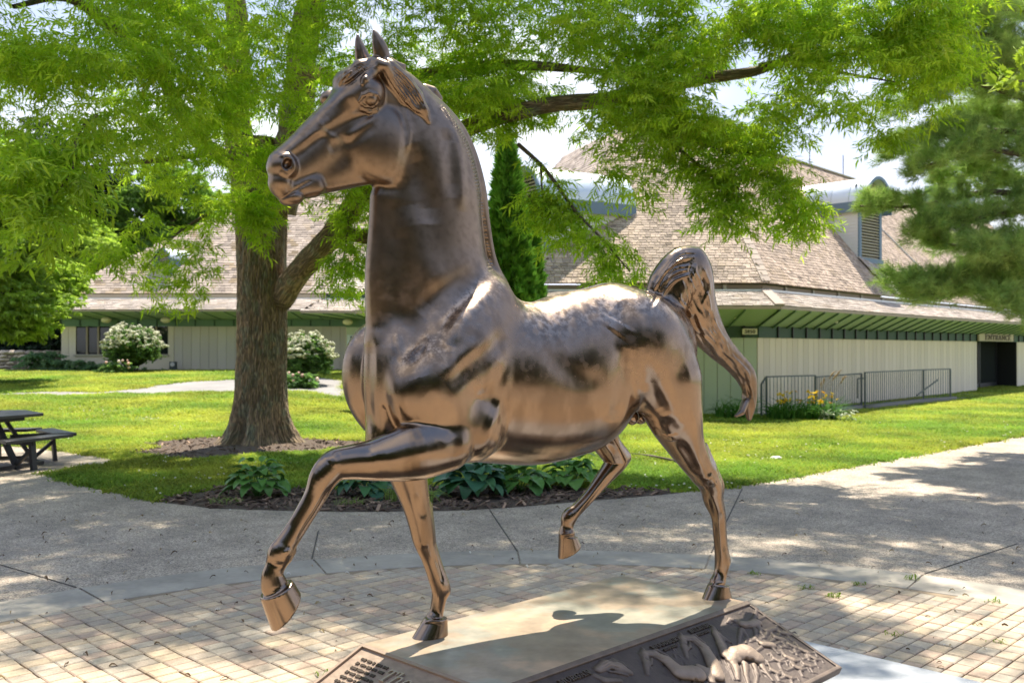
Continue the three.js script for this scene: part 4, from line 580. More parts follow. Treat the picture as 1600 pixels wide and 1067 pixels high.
{
  const G = [[0.12, 0.24, 0.03], [0.2, 0.33, 0.04]], Y = [[0.22, 0.36, 0.03], [0.32, 0.44, 0.05]], K = [[0.02, 0.045, 0.018], [0.045, 0.085, 0.03]], q = (X, D) => [(X - 800) / 1500 * D, 0.4, -D];
  farTree('bright_tree', 'bright yellow-green tree at the far left edge', q(-20, 34), 9, 3.6, 5200, Y, 201, { size: 0.55 });
  farTree('dark_spruce', 'dark spruce behind the left end of the far hall', q(60, 62), 17, 4, 2600, K, 202, { cone: true, lobes: 14, low: 0.08 });
  farTree('dark_spruce', 'dark spruce with bare lower trunk just left of the far roof', q(165, 66), 15, 4, 2300, K, 203, { cone: true, lobes: 13, low: 0.15 });
  farTree('maple_tree', 'rounded light green tree rising behind the far roof', q(270, 66), 15, 5, 2600, G, 204);
  farTree('maple_tree', 'broad green tree behind the far roof left of the trunk', q(340, 72), 14, 5.5, 2600, Y, 205);
  farTree('bright_tree', 'low spreading yellow-green tree in front of the dark spruces', q(75, 52), 9.5, 4.2, 4200, Y, 206, { low: 0.35, size: 0.75 });
  farTree('maple_tree', 'green tree at the left edge behind the stone wall', q(-60, 58), 15, 6, 2800, G, 207);
  farTree('maple_tree', 'pale green tree seen through the oak limbs over the far roof', q(500, 80), 13, 6, 2300, G, 208);
  // dark hedge behind the stone wall
  const h = thing('hedge', 'dense dark hedge behind the low stone wall', 'hedge'), L = [], r = lcg(91); for (let x = -36; x < -20.5; x += 2) spraysIn(L, V(x, 2.0, -49), [1.7, 1.7, 1.3], 380, r, { cut: -0.5 });
  crown(L, bigSprays, M.oakLeaf, h, 'foliage', K);
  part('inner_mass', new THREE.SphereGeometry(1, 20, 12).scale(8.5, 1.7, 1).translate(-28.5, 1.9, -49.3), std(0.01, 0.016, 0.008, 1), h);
  // trees behind the camera, which the bronze mirrors
  const spots = [[-14, 13, 12, 6], [-5.5, 16, 14, 6.5], [4, 15, 13, 6], [13, 13, 13, 6.5], [21, 6, 12, 6], [-22, 6, 12, 6], [-1, 25, 15, 8]], names = ['far left one behind the viewer', 'tallest left one behind the viewer', 'middle one behind the viewer', 'right one behind the viewer', 'one far to the right of the viewer', 'one far to the left of the viewer', 'rearmost one behind the viewer'];
  const proto = []; spots.forEach(([x, z, hh, R], k) => { const lab = `leafy shade tree mirrored in the bronze, ${names[k]}`; farTree('shade_tree', lab, [x, 0, z], hh, R, 2400, [[0.06, 0.105, 0.025], [0.1, 0.15, 0.035]], 300 + k, { low: 0.14, lobes: 12, size: 1.7, group: 'shade trees mirrored in the bronze' }); });
}
// ---------------------------------------------------------------- the bronze horse: a distance field meshed as one continuous body
const TH = 33 * Math.PI / 180, HS = Math.sin(TH), HC = Math.cos(TH), HLAT = -3.93, HX = 0.127, HD = 4.768;
// point of the horse's own frame (u forward, v up from the plinth, w to its left) on the plane w
function hp(X, Y, w = 0) {
  const [a, b, c] = sightLine(X, Y), t = (HLAT + w) / (HS * a - HC * c), x = a * t - HX, d = c * t - HD;
  return [-HC * x - HS * d, EYE + b * t - PLINTH, w, t];
}
const hr = (X, Y, w, r) => { const p = hp(X, Y, w); return r * p[3] / FOC; };
const toWorld = (u, v, w) => [HX - HC * u + HS * w, PLINTH + v, -(HD - HS * u - HC * w)];

const prims = [], strokes = [];
const S3 = Math.sqrt;
function roundCone(a, ra, b, rb, s, k, extra) {
  const bx = b[0] - a[0], by = b[1] - a[1], bz = (b[2] - a[2]) / s, l2 = bx * bx + by * by + bz * bz + 1e-9, rr = ra - rb, a2 = l2 - rr * rr, il2 = 1 / l2;
  const R = Math.max(ra, rb) * Math.max(1, s);
  const az = a[2] / s, q = Math.sqrt(s), f = s > 1 ? 1 : q;
  const deg = a2 <= 1e-7;
  prims.push(Object.assign({ k, lo: [0, 1, 2].map((i) => Math.min(a[i], b[i]) - R), hi: [0, 1, 2].map((i) => Math.max(a[i], b[i]) + R),
    d: (x, y, z) => {
      const px = x - a[0], py = y - a[1], pz = z / s - az;
      if (deg) { const e = ra >= rb ? 0 : 1; return (S3((px - e * bx) ** 2 + (py - e * by) ** 2 + (pz - e * bz) ** 2) - Math.max(ra, rb)) * f; }
      const yy = px * bx + py * by + pz * bz, zz = yy - l2;
      const qx = px * l2 - bx * yy, qy = py * l2 - by * yy, qz = pz * l2 - bz * yy, x2 = qx * qx + qy * qy + qz * qz, y2 = yy * yy * l2, z2 = zz * zz * l2;
      const kk = Math.sign(rr) * rr * rr * x2;
      if (Math.sign(zz) * a2 * z2 > kk) return (S3(x2 + z2) * il2 - rb) * f;
      if (Math.sign(yy) * a2 * y2 < kk) return (S3(x2 + y2) * il2 - ra) * f;
      return ((S3(x2 * a2 * il2) + yy * rr) * il2 - ra) * f;
    } }, extra));
}
// a limb: [X, Y, w, radius in px] rows
function chain(rows, s = 1, k = 0.012, k0 = k, extra) {
  const fine = rows.length < 4 || (extra && extra.cut) ? rows : rows.flatMap((b, i) => {   // smooth course: one more ring between each two
    if (i + 1 === rows.length) return [b];
    const a = rows[Math.max(0, i - 1)], c = rows[i + 1], d = rows[Math.min(rows.length - 1, i + 2)];
    const f = (t) => b.map((_, q) => 0.5 * (2 * b[q] + (c[q] - a[q]) * t + (2 * a[q] - 5 * b[q] + 4 * c[q] - d[q]) * t * t + (3 * b[q] - a[q] - 3 * c[q] + d[q]) * t * t * t));
    return [b, f(0.2), f(0.4), f(0.6), f(0.8)];
  });
  const n = fine.map(([X, Y, w, r]) => [hp(X, Y, w), hr(X, Y, w, r) + 0.16 * k]), from = prims.length;
  for (let i = 0; i + 1 < n.length; i++) roundCone(n[i][0], n[i][1], n[i + 1][0], n[i + 1][1], s, 0.004);
  const cones = prims.splice(from), lo = [9, 9, 9], hi = [-9, -9, -9];   // joined among themselves first, then blended into the body as one
  for (const c of cones) for (let i = 0; i < 3; i++) { lo[i] = Math.min(lo[i], c.lo[i]); hi[i] = Math.max(hi[i], c.hi[i]); }
  prims.push(Object.assign({ k: k0, lo, hi, cones, d: joined(cones) }, extra));
}
function joined(cones) {
  return (x, y, z) => {
    let d = 9;
    for (const c of cones) {
      const l = c.lo, h = c.hi, ex = Math.max(l[0] - x, x - h[0], 0), ey = Math.max(l[1] - y, y - h[1], 0), ez = Math.max(l[2] - z, z - h[2], 0), m = Math.max(d, 0) * 1.6 + 0.001;
      if (d < 9 && ex * ex + ey * ey + ez * ez > m * m) continue;
      d = Math.min(d, c.d(x, y, z));
    }
    return d;
  };
}
function ball(X, Y, w, rx, ry, rw, k = 0.02, tilt = 0, extra) {   // ellipsoid: px radii across and up, rw in metres, tilt in degrees (counter-clockwise as seen)
  const c = hp(X, Y, w), m = c[3] / FOC, A = rx * m, B = ry * m, ct = Math.cos(tilt * Math.PI / 180), st = Math.sin(tilt * Math.PI / 180), R = Math.max(A, B);
  prims.push(Object.assign({ k, lo: [c[0] - R, c[1] - R, c[2] - rw], hi: [c[0] + R, c[1] + R, c[2] + rw], d: (x, y, z) => {
    const e = -(x - c[0]), g = y - c[1], px = ct * e + st * g, py = -st * e + ct * g, pz = z - c[2];
    const k0 = S3((px / A) ** 2 + (py / B) ** 2 + (pz / rw) ** 2), k1 = S3((px / A / A) ** 2 + (py / B / B) ** 2 + (pz / rw / rw) ** 2);
    return k1 < 1e-6 ? -Math.min(A, B, rw) : k0 * (k0 - 1) / k1;
  } }, extra));
}
// a hoof: slanted frustum between the coronet and the sole
function hoof(cor, toe, heel, w, rTop, rw, hgt, k = 0.006, tilt = 0.32) {
  const c = hp(cor[0], cor[1], w), T = hp(toe[0], toe[1], w), H = hp(heel[0], heel[1], w);
  let tx = T[0] - H[0], ty = T[1] - H[1]; const L = Math.hypot(tx, ty); tx /= L; ty /= L;
  const nx = -ty, ny = tx;                                       // away from the sole
  const mx = (T[0] + H[0]) / 2, my = (T[1] + H[1]) / 2, rl = L / 2;
  const up = (c[0] - mx) * nx + (c[1] - my) * ny, sg = up < 0 ? -1 : 1, h = hgt || Math.abs(up), off = (c[0] - mx) * tx + (c[1] - my) * ty;
  const R = rl + h + 0.03;
  prims.push({ k, hoof: true, lo: [mx - R, my - R, w - rw - 0.02], hi: [mx + R, my + R, w + rw + 0.02], d: (x, y, z) => {
    const dx = x - mx, dy = y - my, t = dx * tx + dy * ty, n = (dx * nx + dy * ny) * sg, f = Math.min(1.3, Math.max(0, n / h));
    const ct = off * f, a = rl + (rTop - rl) * f, b = rw + (rTop * 0.9 - rw) * f;
    const e = S3(((t - ct) / a) ** 2 + ((z - w) / b) ** 2), side = (e - 1) * Math.min(a, b) * 0.85;
    const top = n - h * (1 + tilt * (t - ct) / a), q = Math.max(side, top, -n);
    const rd = 0.006, A = Math.max(side + rd, 0), B = Math.max(Math.max(top, -n) + rd, 0);
    return A > 0 && B > 0 ? Math.hypot(A, B) - rd : q;
  } });
}
const smin = (a, b, k) => { const h = Math.max(k - Math.abs(a - b), 0) / k; return Math.min(a, b) - h * h * k * 0.25; };
function field(x, y, z, P, Q) {
  let d = 1;
  for (const p of P) {
    const l = p.lo, h = p.hi, ex = Math.max(l[0] - x, x - h[0], 0), ey = Math.max(l[1] - y, y - h[1], 0), ez = Math.max(l[2] - z, z - h[2], 0), m = (p.cut ? p.k : Math.max(d, 0) + p.k) * 1.6;
    if (ex * ex + ey * ey + ez * ez > m * m) continue;
    const e = p.d(x, y, z); d = p.cut ? -smin(-d, e, p.k) : smin(d, e, p.k);
  }
  for (const s of Q) {
    if (x < s.lo[0] || x > s.hi[0] || y < s.lo[1] || y > s.hi[1] || z < s.lo[2] || z > s.hi[2]) continue;
    let best = 1e9, at = 0;
    const g = s.pts;
    for (let i = 0; i + 1 < g.length; i++) {
      const a = g[i], b = g[i + 1], bx = b[0] - a[0], by = b[1] - a[1], bz = b[2] - a[2], px = x - a[0], py = y - a[1], pz = z - a[2];
      const t = Math.min(1, Math.max(0, (px * bx + py * by + pz * bz) / (bx * bx + by * by + bz * bz + 1e-9)));
      const e = (px - t * bx) ** 2 + (py - t * by) ** 2 + (pz - t * bz) ** 2;
      if (e < best) { best = e; at = (i + t) / (g.length - 1); }
    }
    const q = 1 - best / (9 * s.s2);
    if (q > 0) d -= s.amp * q * q * q * q * (s.even ? 1 : Math.min(1, 4 * at + 0.1, 4 * (1 - at) + 0.1));
  }
  return d;
}
function hitSurface(X, Y) {                                       // first crossing of a line of sight with the field so far
  const [a, b, c] = sightLine(X, Y);
  for (let t = 3.2, d; t < 6.6; t += Math.max(0.0015, d * 0.6)) {
    const x = a * t - HX, D = c * t - HD, u = -HC * x - HS * D, w = HS * x - HC * D, v = EYE + b * t - PLINTH;
    d = field(u, v, w, prims, []);
    if (d < 0.0015) return [u, v, w, t];
  }
  return null;
}
function smooth(p) {                                              // Catmull-Rom through the points, three pieces to each
  if (p.length < 3) return p;
  const out = [];
  for (let i = 0; i + 1 < p.length; i++) for (let j = 0; j < 3; j++) {
    const t = j / 3, a = p[Math.max(0, i - 1)], b = p[i], c = p[i + 1], d = p[Math.min(p.length - 1, i + 2)];
    out.push([0, 1].map((k) => 0.5 * (2 * b[k] + (c[k] - a[k]) * t + (2 * a[k] - 5 * b[k] + 4 * c[k] - d[k]) * t * t + (3 * b[k] - a[k] - 3 * c[k] + d[k]) * t * t * t)));
  }
  return out.concat([p[p.length - 1]]);
}
// a crease (amp < 0) or ridge (amp > 0, metres) drawn along the surface, width in px
function stroke(pts, width, amp, even) {
  const hit = smooth(pts).map(([X, Y]) => hitSurface(X, Y)).filter(Boolean);
  if (hit.length < 2) return;
  const sg = width * hit[0][3] / FOC, lo = [9, 9, 9], hi = [-9, -9, -9];
  for (const p of hit) for (let i = 0; i < 3; i++) { lo[i] = Math.min(lo[i], p[i] - 3 * sg); hi[i] = Math.max(hi[i], p[i] + 3 * sg); }
  strokes.push({ pts: hit, s2: sg * sg, amp, lo, hi, even });
}
function lock(rows, k = 0.008, lift = 0) {                        // a lock of hair lying on the surface: [X, Y, radius]
  const n = rows.map(([X, Y, r]) => { const q = hitSurface(X, Y); return q && [[q[0], q[1], q[2] + lift], r * q[3] / FOC]; }).filter(Boolean);
  for (let i = 0; i + 1 < n.length; i++) roundCone(n[i][0], n[i][1], n[i + 1][0], n[i + 1][1], 1, k);
}

function bead(X, Y, r, sink, k = 0.003) {                         // a ball half sunk in the surface
  const q = hitSurface(X, Y), [a, b, c] = sightLine(X, Y), R = r * q[3] / FOC, l = Math.hypot(a, b, c), t = q[3] + sink * R / l, x = a * t - HX, D = c * t - HD;
  const p = [-HC * x - HS * D, EYE + b * t - PLINTH, HS * x - HC * D];
  roundCone(p, R, [p[0] + 1e-4, p[1], p[2]], R, 1, k);
}
// ---- anatomy, laid out along what the photograph shows of it
// trunk
chain([[735, 592, 0, 126], [790, 597, 0, 126], [840, 602, 0, 122], [895, 592, 0, 118]], 0.72, 0.03, 0.03);
chain([[885, 560, 0, 96], [955, 530, 0, 86], [1010, 545, 0, 84]], 0.8, 0.05, 0.08);
chain([[770, 464, 0, 30], [798, 500, 0, 28], [848, 522, 0, 32], [900, 512, 0, 46]], 0.8, 0.04, 0.04);
// croup and thighs, left then right
ball(1000, 540, 0.13, 88, 82, 0.2, 0.06, -20);
ball(1035, 582, 0.15, 61, 80, 0.17, 0.05, 18);
chain([[1043, 600, 0.16, 53], [1052, 640, 0.165, 47], [1068, 685, 0.155, 32.5], [1084, 716, 0.145, 24.5], [1099, 738, 0.135, 20.5]], 0.9, 0.02, 0.04);
ball(940, 540, -0.14, 80, 78, 0.19, 0.06, -20);
ball(950, 585, -0.15, 60, 60, 0.16, 0.05, -10);
// left hind leg, planted
chain([[1099, 738, 0.135, 20], [1111, 760, 0.125, 17.5], [1114.5, 782, 0.12, 14.5], [1122, 806, 0.118, 10.6], [1124.5, 835, 0.116, 9.6], [1127, 860, 0.115, 10], [1129, 877, 0.115, 11.6], [1126, 896, 0.115, 10], [1121.5, 910, 0.115, 12]], 0.95, 0.012, 0.02);
chain([[1100, 697, 0.15, 6], [1114, 730, 0.14, 6], [1125.5, 757, 0.125, 6], [1124, 778, 0.12, 6], [1128, 800, 0.118, 5], [1131, 850, 0.115, 4.6], [1134, 876, 0.115, 6.5]], 1, 0.012, 0.02);
hoof([1123, 914], [1099, 941], [1142, 938], 0.115, 0.06, 0.066, 0.092, 0.006, 0.05);
// right hind leg, lifted
chain([[925, 635, -0.17, 38], [944, 685, -0.17, 23], [961, 712, -0.175, 19], [963, 721, -0.175, 17], [944, 746, -0.18, 12.5], [921, 775, -0.185, 9.6], [901, 796, -0.185, 9.6], [890, 807, -0.19, 12], [886, 823, -0.19, 9.6], [885.5, 834, -0.19, 12.5]], 0.95, 0.012, 0.04);
chain([[959, 688, -0.17, 5], [976, 711, -0.175, 8.5], [973, 719, -0.175, 8.5], [950, 744, -0.18, 4], [903, 797, -0.185, 4]], 1, 0.012, 0.02);
hoof([886, 838], [874, 874.5], [906, 851], -0.19, 0.05, 0.056);
// breast and shoulders
ball(598, 592, -0.17, 65, 92, 0.15, 0.04, 8);
ball(630, 600, 0.04, 58, 92, 0.17, 0.05, 4);
ball(668, 610, 0.19, 58, 66, 0.12, 0.05, -20);
chain([[765, 480, 0.1, 44], [725, 545, 0.16, 66], [690, 610, 0.185, 62], [700, 665, 0.185, 58]], 0.72, 0.04, 0.06);
ball(735, 665, 0.17, 56, 58, 0.13, 0.04, 15);
chain([[690, 560, -0.14, 80], [625, 640, -0.17, 54]], 0.8, 0.05, 0.05);
// left foreleg, lifted and reaching
chain([[698, 694, 0.225, 42], [654, 703, 0.222, 46], [614, 713, 0.21, 38], [581, 719, 0.19, 31], [547, 722, 0.185, 26.5], [523, 727, 0.18, 25], [506, 745, 0.178, 22.5], [493, 773, 0.173, 17.6], [478, 799, 0.168, 16], [461, 827, 0.163, 15.6], [445, 851, 0.16, 17], [438, 864, 0.158, 19.5], [430, 884, 0.155, 15.2], [425, 900, 0.153, 16.5], [428, 915, 0.152, 20]], 0.85, 0.012, 0.02);
hoof([430, 921], [425, 987], [468, 926], 0.152, 0.08, 0.08);
chain([[456, 860, 0.158, 6], [447, 871, 0.157, 8]], 1, 0.012);
// right foreleg, planted
chain([[624, 686, -0.17, 40], [636, 735, -0.16, 31], [648, 779, -0.15, 23], [656, 812, -0.14, 19.5], [661, 838, -0.135, 17.6], [664, 852, -0.13, 15], [671, 870, -0.127, 13.2], [680, 897, -0.12, 12.6], [688, 920, -0.117, 14], [686, 934, -0.116, 11.5], [682, 955, -0.115, 10.6], [679, 966, -0.115, 13]], 0.9, 0.012, 0.03);
chain([[668, 790, -0.15, 7], [673, 826, -0.14, 5], [677, 855, -0.13, 4.5], [691, 898, -0.12, 4.6], [696, 922, -0.117, 6.5]], 1, 0.012, 0.02);
hoof([681, 968], [644, 1001], [698, 992], -0.115, 0.056, 0.068, 0.094, 0.006, 0.05);
// neck
chain([[690, 525, 0.03, 104], [678, 455, 0.01, 103], [671, 405, 0, 98], [671, 345, 0, 90], [672, 295, 0, 86], [660, 240, 0, 80], [638, 195, 0, 65], [620, 154, 0, 46], [606, 128, 0, 26]], 0.47, 0.02, 0.09);
chain([[779, 440, 0, 10], [766, 400, 0, 8], [757, 345, 0, 8], [751, 295, 0, 8], [738, 245, 0, 8], [721, 207, 0, 8], [702, 183, 0, 8], [681, 163, 0, 8], [650, 140, 0, 8], [624, 122, 0, 9]], 0.8, 0.02, 0.03);
chain([[597, 520, 0.0, 22], [591, 440, 0, 16], [595, 370, 0, 14], [598, 310, 0, 16]], 1, 0.05, 0.05);
chain([[602, 690, 0.03, 30], [598, 620, 0.02, 24], [594, 540, 0.01, 20]], 1, 0.03, 0.05);
// head
chain([[588, 150, 0.0, 48], [556, 176, 0.005, 42], [520, 212, 0.012, 37], [480, 248, 0.02, 32], [452, 268, 0.03, 26]], 0.62, 0.02, 0.03);
chain([[600, 222, 0.0, 58], [572, 240, 0, 46], [535, 262, 0.005, 32], [500, 277, 0.01, 24]], 0.6, 0.03, 0.03);
ball(597, 228, 0.068, 50, 56, 0.055, 0.05, 20);
ball(570, 214, -0.068, 46, 50, 0.055, 0.05, 20);
chain([[560, 152, 0.01, 34], [528, 172, 0.01, 22], [495, 197, 0.015, 17], [460, 227, 0.02, 13], [434, 248, 0.03, 12]], 1.5, 0.02, 0.02);   // bridge of the nose
chain([[540, 128, 0, 17], [560, 116, 0, 17], [588, 110, 0, 17]], 1.6, 0.03, 0.03);                                                                          // forehead
ball(575, 143, 0.094, 21, 14, 0.034, 0.035, 18);                                                                                           // brows
ball(514, 154, -0.1, 15, 13, 0.04, 0.014, 18);
ball(441, 262, 0.03, 25, 24, 0.078, 0.012, -30);                                                                                        // muzzle
ball(437, 286, 0.03, 18, 22, 0.062, 0.014, 10);
chain([[446, 297, 0.03, 17], [487, 288, 0.02, 20]], 0.9, 0.012, 0.014);
ball(455, 309, 0.03, 20, 13, 0.05, 0.008, 12);                                                                                          // lower lip and chin
bead(578, 154.5, 10.5, 0.55, 0.003);
lock([[561, 158, 1.4], [567, 149, 2.4], [577, 145, 3], [588, 148, 2.6], [594, 156, 1.4]], 0.008, 0);
lock([[564, 162, 1], [571, 166, 1.6], [581, 167, 1.6], [590, 162, 1]], 0.008, -0.001);
lock([[566, 171, 2], [576, 174.5, 2.6], [588, 171, 2]], 0.01, -0.002);                                                                                             // eye
// ears
chain([[598, 98, 0.055, 13], [594, 76, 0.06, 12.5], [588, 58, 0.06, 6.5], [583.5, 47.5, 0.06, 1.6]], 0.75, 0.006, 0.012);
chain([[568, 95, -0.06, 13], [563, 78, -0.06, 9], [559.5, 63, -0.06, 4.5], [558, 54, -0.06, 1.5]], 0.9, 0.006, 0.012);
chain([[589, 92, 0.088, 6.5], [587, 74, 0.09, 7.5], [584, 57, 0.078, 3.5]], 0.75, 0.006, 0.006, { cut: true });
chain([[562, 90, -0.035, 4], [560, 76, -0.036, 3.5], [558, 62, -0.045, 1.5]], 0.8, 0.006, 0.006, { cut: true });
chain([[603, 98, 0.02, 11], [620, 103, 0.02, 7], [632, 102.5, 0.02, 2]], 0.8, 0.01, 0.02);                                               // tuft at the poll
chain([[662, 140, -0.02, 9], [675, 144, -0.02, 9], [685, 154, -0.02, 6]], 1, 0.01, 0.01);
// sheath
chain([[935, 668, 0, 26], [962, 661, 0.02, 13]], 0.9, 0.02, 0.03);
ball(988, 652, 0.02, 11, 12, 0.035, 0.01); ball(1001, 652, -0.03, 10, 11, 0.035, 0.01);
// tail: an arched dock and the plume that falls from it
chain([[1035, 492, 0, 30], [1052, 448, 0, 38], [1070, 424, 0, 39], [1082, 430, 0.01, 34], [1087, 470, 0.01, 33], [1099, 506, 0.01, 30], [1120, 537, 0.01, 22.5], [1145, 563, 0.01, 17.5], [1164, 585, 0.01, 17], [1171, 607, 0.01, 13], [1171, 632, 0.01, 11], [1171, 653, 0.01, 4]], 0.85, 0.015, 0.04);
chain([[1024, 468, 0.03, 17], [1033, 440, 0.04, 20], [1058, 412, 0.04, 22], [1085, 407, 0.04, 20]], 0.8, 0.015, 0.02);
chain([[1165, 628, 0.03, 6], [1159, 644, 0.05, 5], [1150, 650, 0.06, 2]], 1, 0.008, 0.01);

// forelock and the lock behind the ear
lock([[586, 97, 10], [562, 106, 12], [545, 118, 9], [531, 130, 3]], 0.012);
lock([[590, 100, 10], [580, 112, 10], [570, 124, 5], [566, 131, 2]], 0.01);
lock([[608, 104, 12], [630, 128, 15], [648, 152, 13], [660, 172, 9], [669, 189, 3]], 0.014);
lock([[600, 104, 10], [612, 128, 12], [632, 152, 10], [652, 172, 4]], 0.014);
// nostril
ball(449, 255, 0.105, 7, 9.5, 0.03, 0.006, -25, { cut: true });
ball(431, 254, -0.045, 5, 9, 0.02, 0.006, -20, { cut: true });

// creases and ridges
stroke([[440, 243], [452, 242], [459, 252], [458, 266], [449, 274], [440, 270]], 2.6, 0.006, true);
stroke([[488, 281], [470, 291], [452, 303], [435, 312]], 1.6, -0.008);
stroke([[492, 276], [476, 284], [462, 292]], 3, 0.0015);
stroke([[466, 238], [480, 218], [500, 206], [520, 214], [532, 222]], 4, 0.003);
stroke([[536, 219], [560, 202], [580, 188], [594, 175]], 4, 0.0035);
stroke([[538, 230], [565, 212], [586, 196]], 5, -0.003);
stroke([[500, 192], [520, 176], [540, 165], [556, 158]], 7.7, -0.0074);
stroke([[512, 235], [545, 215]], 6, -0.006);
stroke([[625, 170], [635, 200], [637, 235], [628, 270], [616, 288]], 6.6, -0.0087);
stroke([[632, 168], [640, 205], [636, 245]], 3.5, 0.006);
stroke([[480, 300], [520, 292], [555, 286], [580, 288]], 4, 0.004);
stroke([[640, 225], [655, 270], [668, 310], [672, 350]], 13.2, -0.01258);
stroke([[708, 195], [717, 240], [721, 290], [722, 330]], 7.7, 0.00952);
stroke([[696, 200], [704, 250], [708, 310]], 9.9, -0.01054);
stroke([[618, 310], [622, 380], [626, 440], [640, 540], [652, 590]], 12.1, -0.01258);
stroke([[640, 320], [660, 400], [690, 450]], 15.4, 0.01054);
stroke([[764, 432], [735, 456], [705, 484], [690, 515], [694, 550]], 9.9, -0.0136);
stroke([[756, 424], [718, 440], [680, 465], [655, 490]], 9.9, -0.0087);
stroke([[776, 442], [748, 470], [722, 500], [706, 540]], 11, 0.0087);
stroke([[700, 604], [735, 572], [772, 540], [790, 520]], 9.9, -0.0099);
stroke([[690, 590], [720, 556], [765, 528]], 8.8, 0.0062);
stroke([[742, 612], [766, 585], [785, 552]], 9.9, 0.0074);
stroke([[664, 618], [690, 640], [700, 662], [690, 690]], 9.9, -0.004);
stroke([[800, 560], [786, 610], [772, 655], [756, 692], [742, 716]], 6.6, 0.0062);
stroke([[577, 520], [577, 575], [576, 630], [583, 676]], 6.6, -0.008);
stroke([[601, 630], [606, 655], [613, 676]], 5.5, -0.006);
stroke([[628, 560], [640, 610], [638, 650], [626, 668]], 9.9, -0.005);
stroke([[618, 520], [612, 580], [616, 640]], 8.8, 0.0062);
stroke([[850, 545], [880, 575], [915, 592], [950, 592]], 12, -0.006);
stroke([[960, 480], [985, 500], [985, 540]], 15.4, -0.0062);
stroke([[968, 500], [958, 520]], 15.4, 0.0087);
stroke([[985, 545], [975, 590], [968, 630], [958, 660]], 11, -0.0136);
stroke([[1004, 556], [1014, 596], [1028, 628], [1042, 650]], 7.7, -0.0099);
stroke([[1060, 545], [1068, 600], [1074, 650], [1084, 690]], 8.8, -0.0062);
stroke([[1010, 600], [1002, 630], [1006, 648]], 11, 0.0074);
stroke([[1032, 664], [1050, 664], [1062, 680]], 6.6, -0.0062);
stroke([[1048, 678], [1050, 690]], 6, 0.008);
stroke([[1062, 690], [1078, 714], [1092, 742]], 5, -0.008);
stroke([[1094, 700], [1108, 734], [1117, 752]], 5.5, -0.0074);
stroke([[1104, 752], [1112, 746], [1118, 760]], 4, 0.008);
stroke([[1109, 776], [1116, 800], [1120, 830], [1122, 866]], 2.6, -0.006);
stroke([[1127, 800], [1129, 830], [1132, 862]], 2.4, -0.007);
stroke([[680, 668], [640, 684], [600, 694], [560, 702]], 7.7, -0.003);
stroke([[690, 700], [640, 716], [590, 726]], 8, 0.003);
stroke([[700, 676], [712, 690], [706, 712]], 7.7, -0.003);
stroke([[512, 722], [520, 716], [526, 730]], 5, 0.003);
stroke([[514, 762], [498, 792], [480, 820], [464, 846]], 2.8, -0.009);
stroke([[486, 760], [470, 790], [452, 820]], 4, 0.004);
stroke([[446, 858], [452, 868]], 4, 0.006);
stroke([[416, 876], [428, 882], [442, 884]], 3, -0.005);
stroke([[410, 934], [425, 928], [445, 917], [460, 906]], 2.4, 0.005);
stroke([[648, 770], [656, 800], [666, 806]], 4, -0.003);
stroke([[680, 868], [688, 893], [692, 910]], 2, -0.006);
stroke([[656, 852], [670, 850]], 3, 0.002);
stroke([[662, 972], [676, 970], [690, 972]], 2, 0.004);
stroke([[874, 836], [886, 835], [900, 832]], 2, 0.004);
stroke([[1108, 915], [1122, 912], [1138, 912]], 2, 0.004);
stroke([[958, 740], [930, 776], [905, 806]], 2.6, -0.007);
stroke([[950, 690], [962, 704], [966, 726]], 4, -0.008);
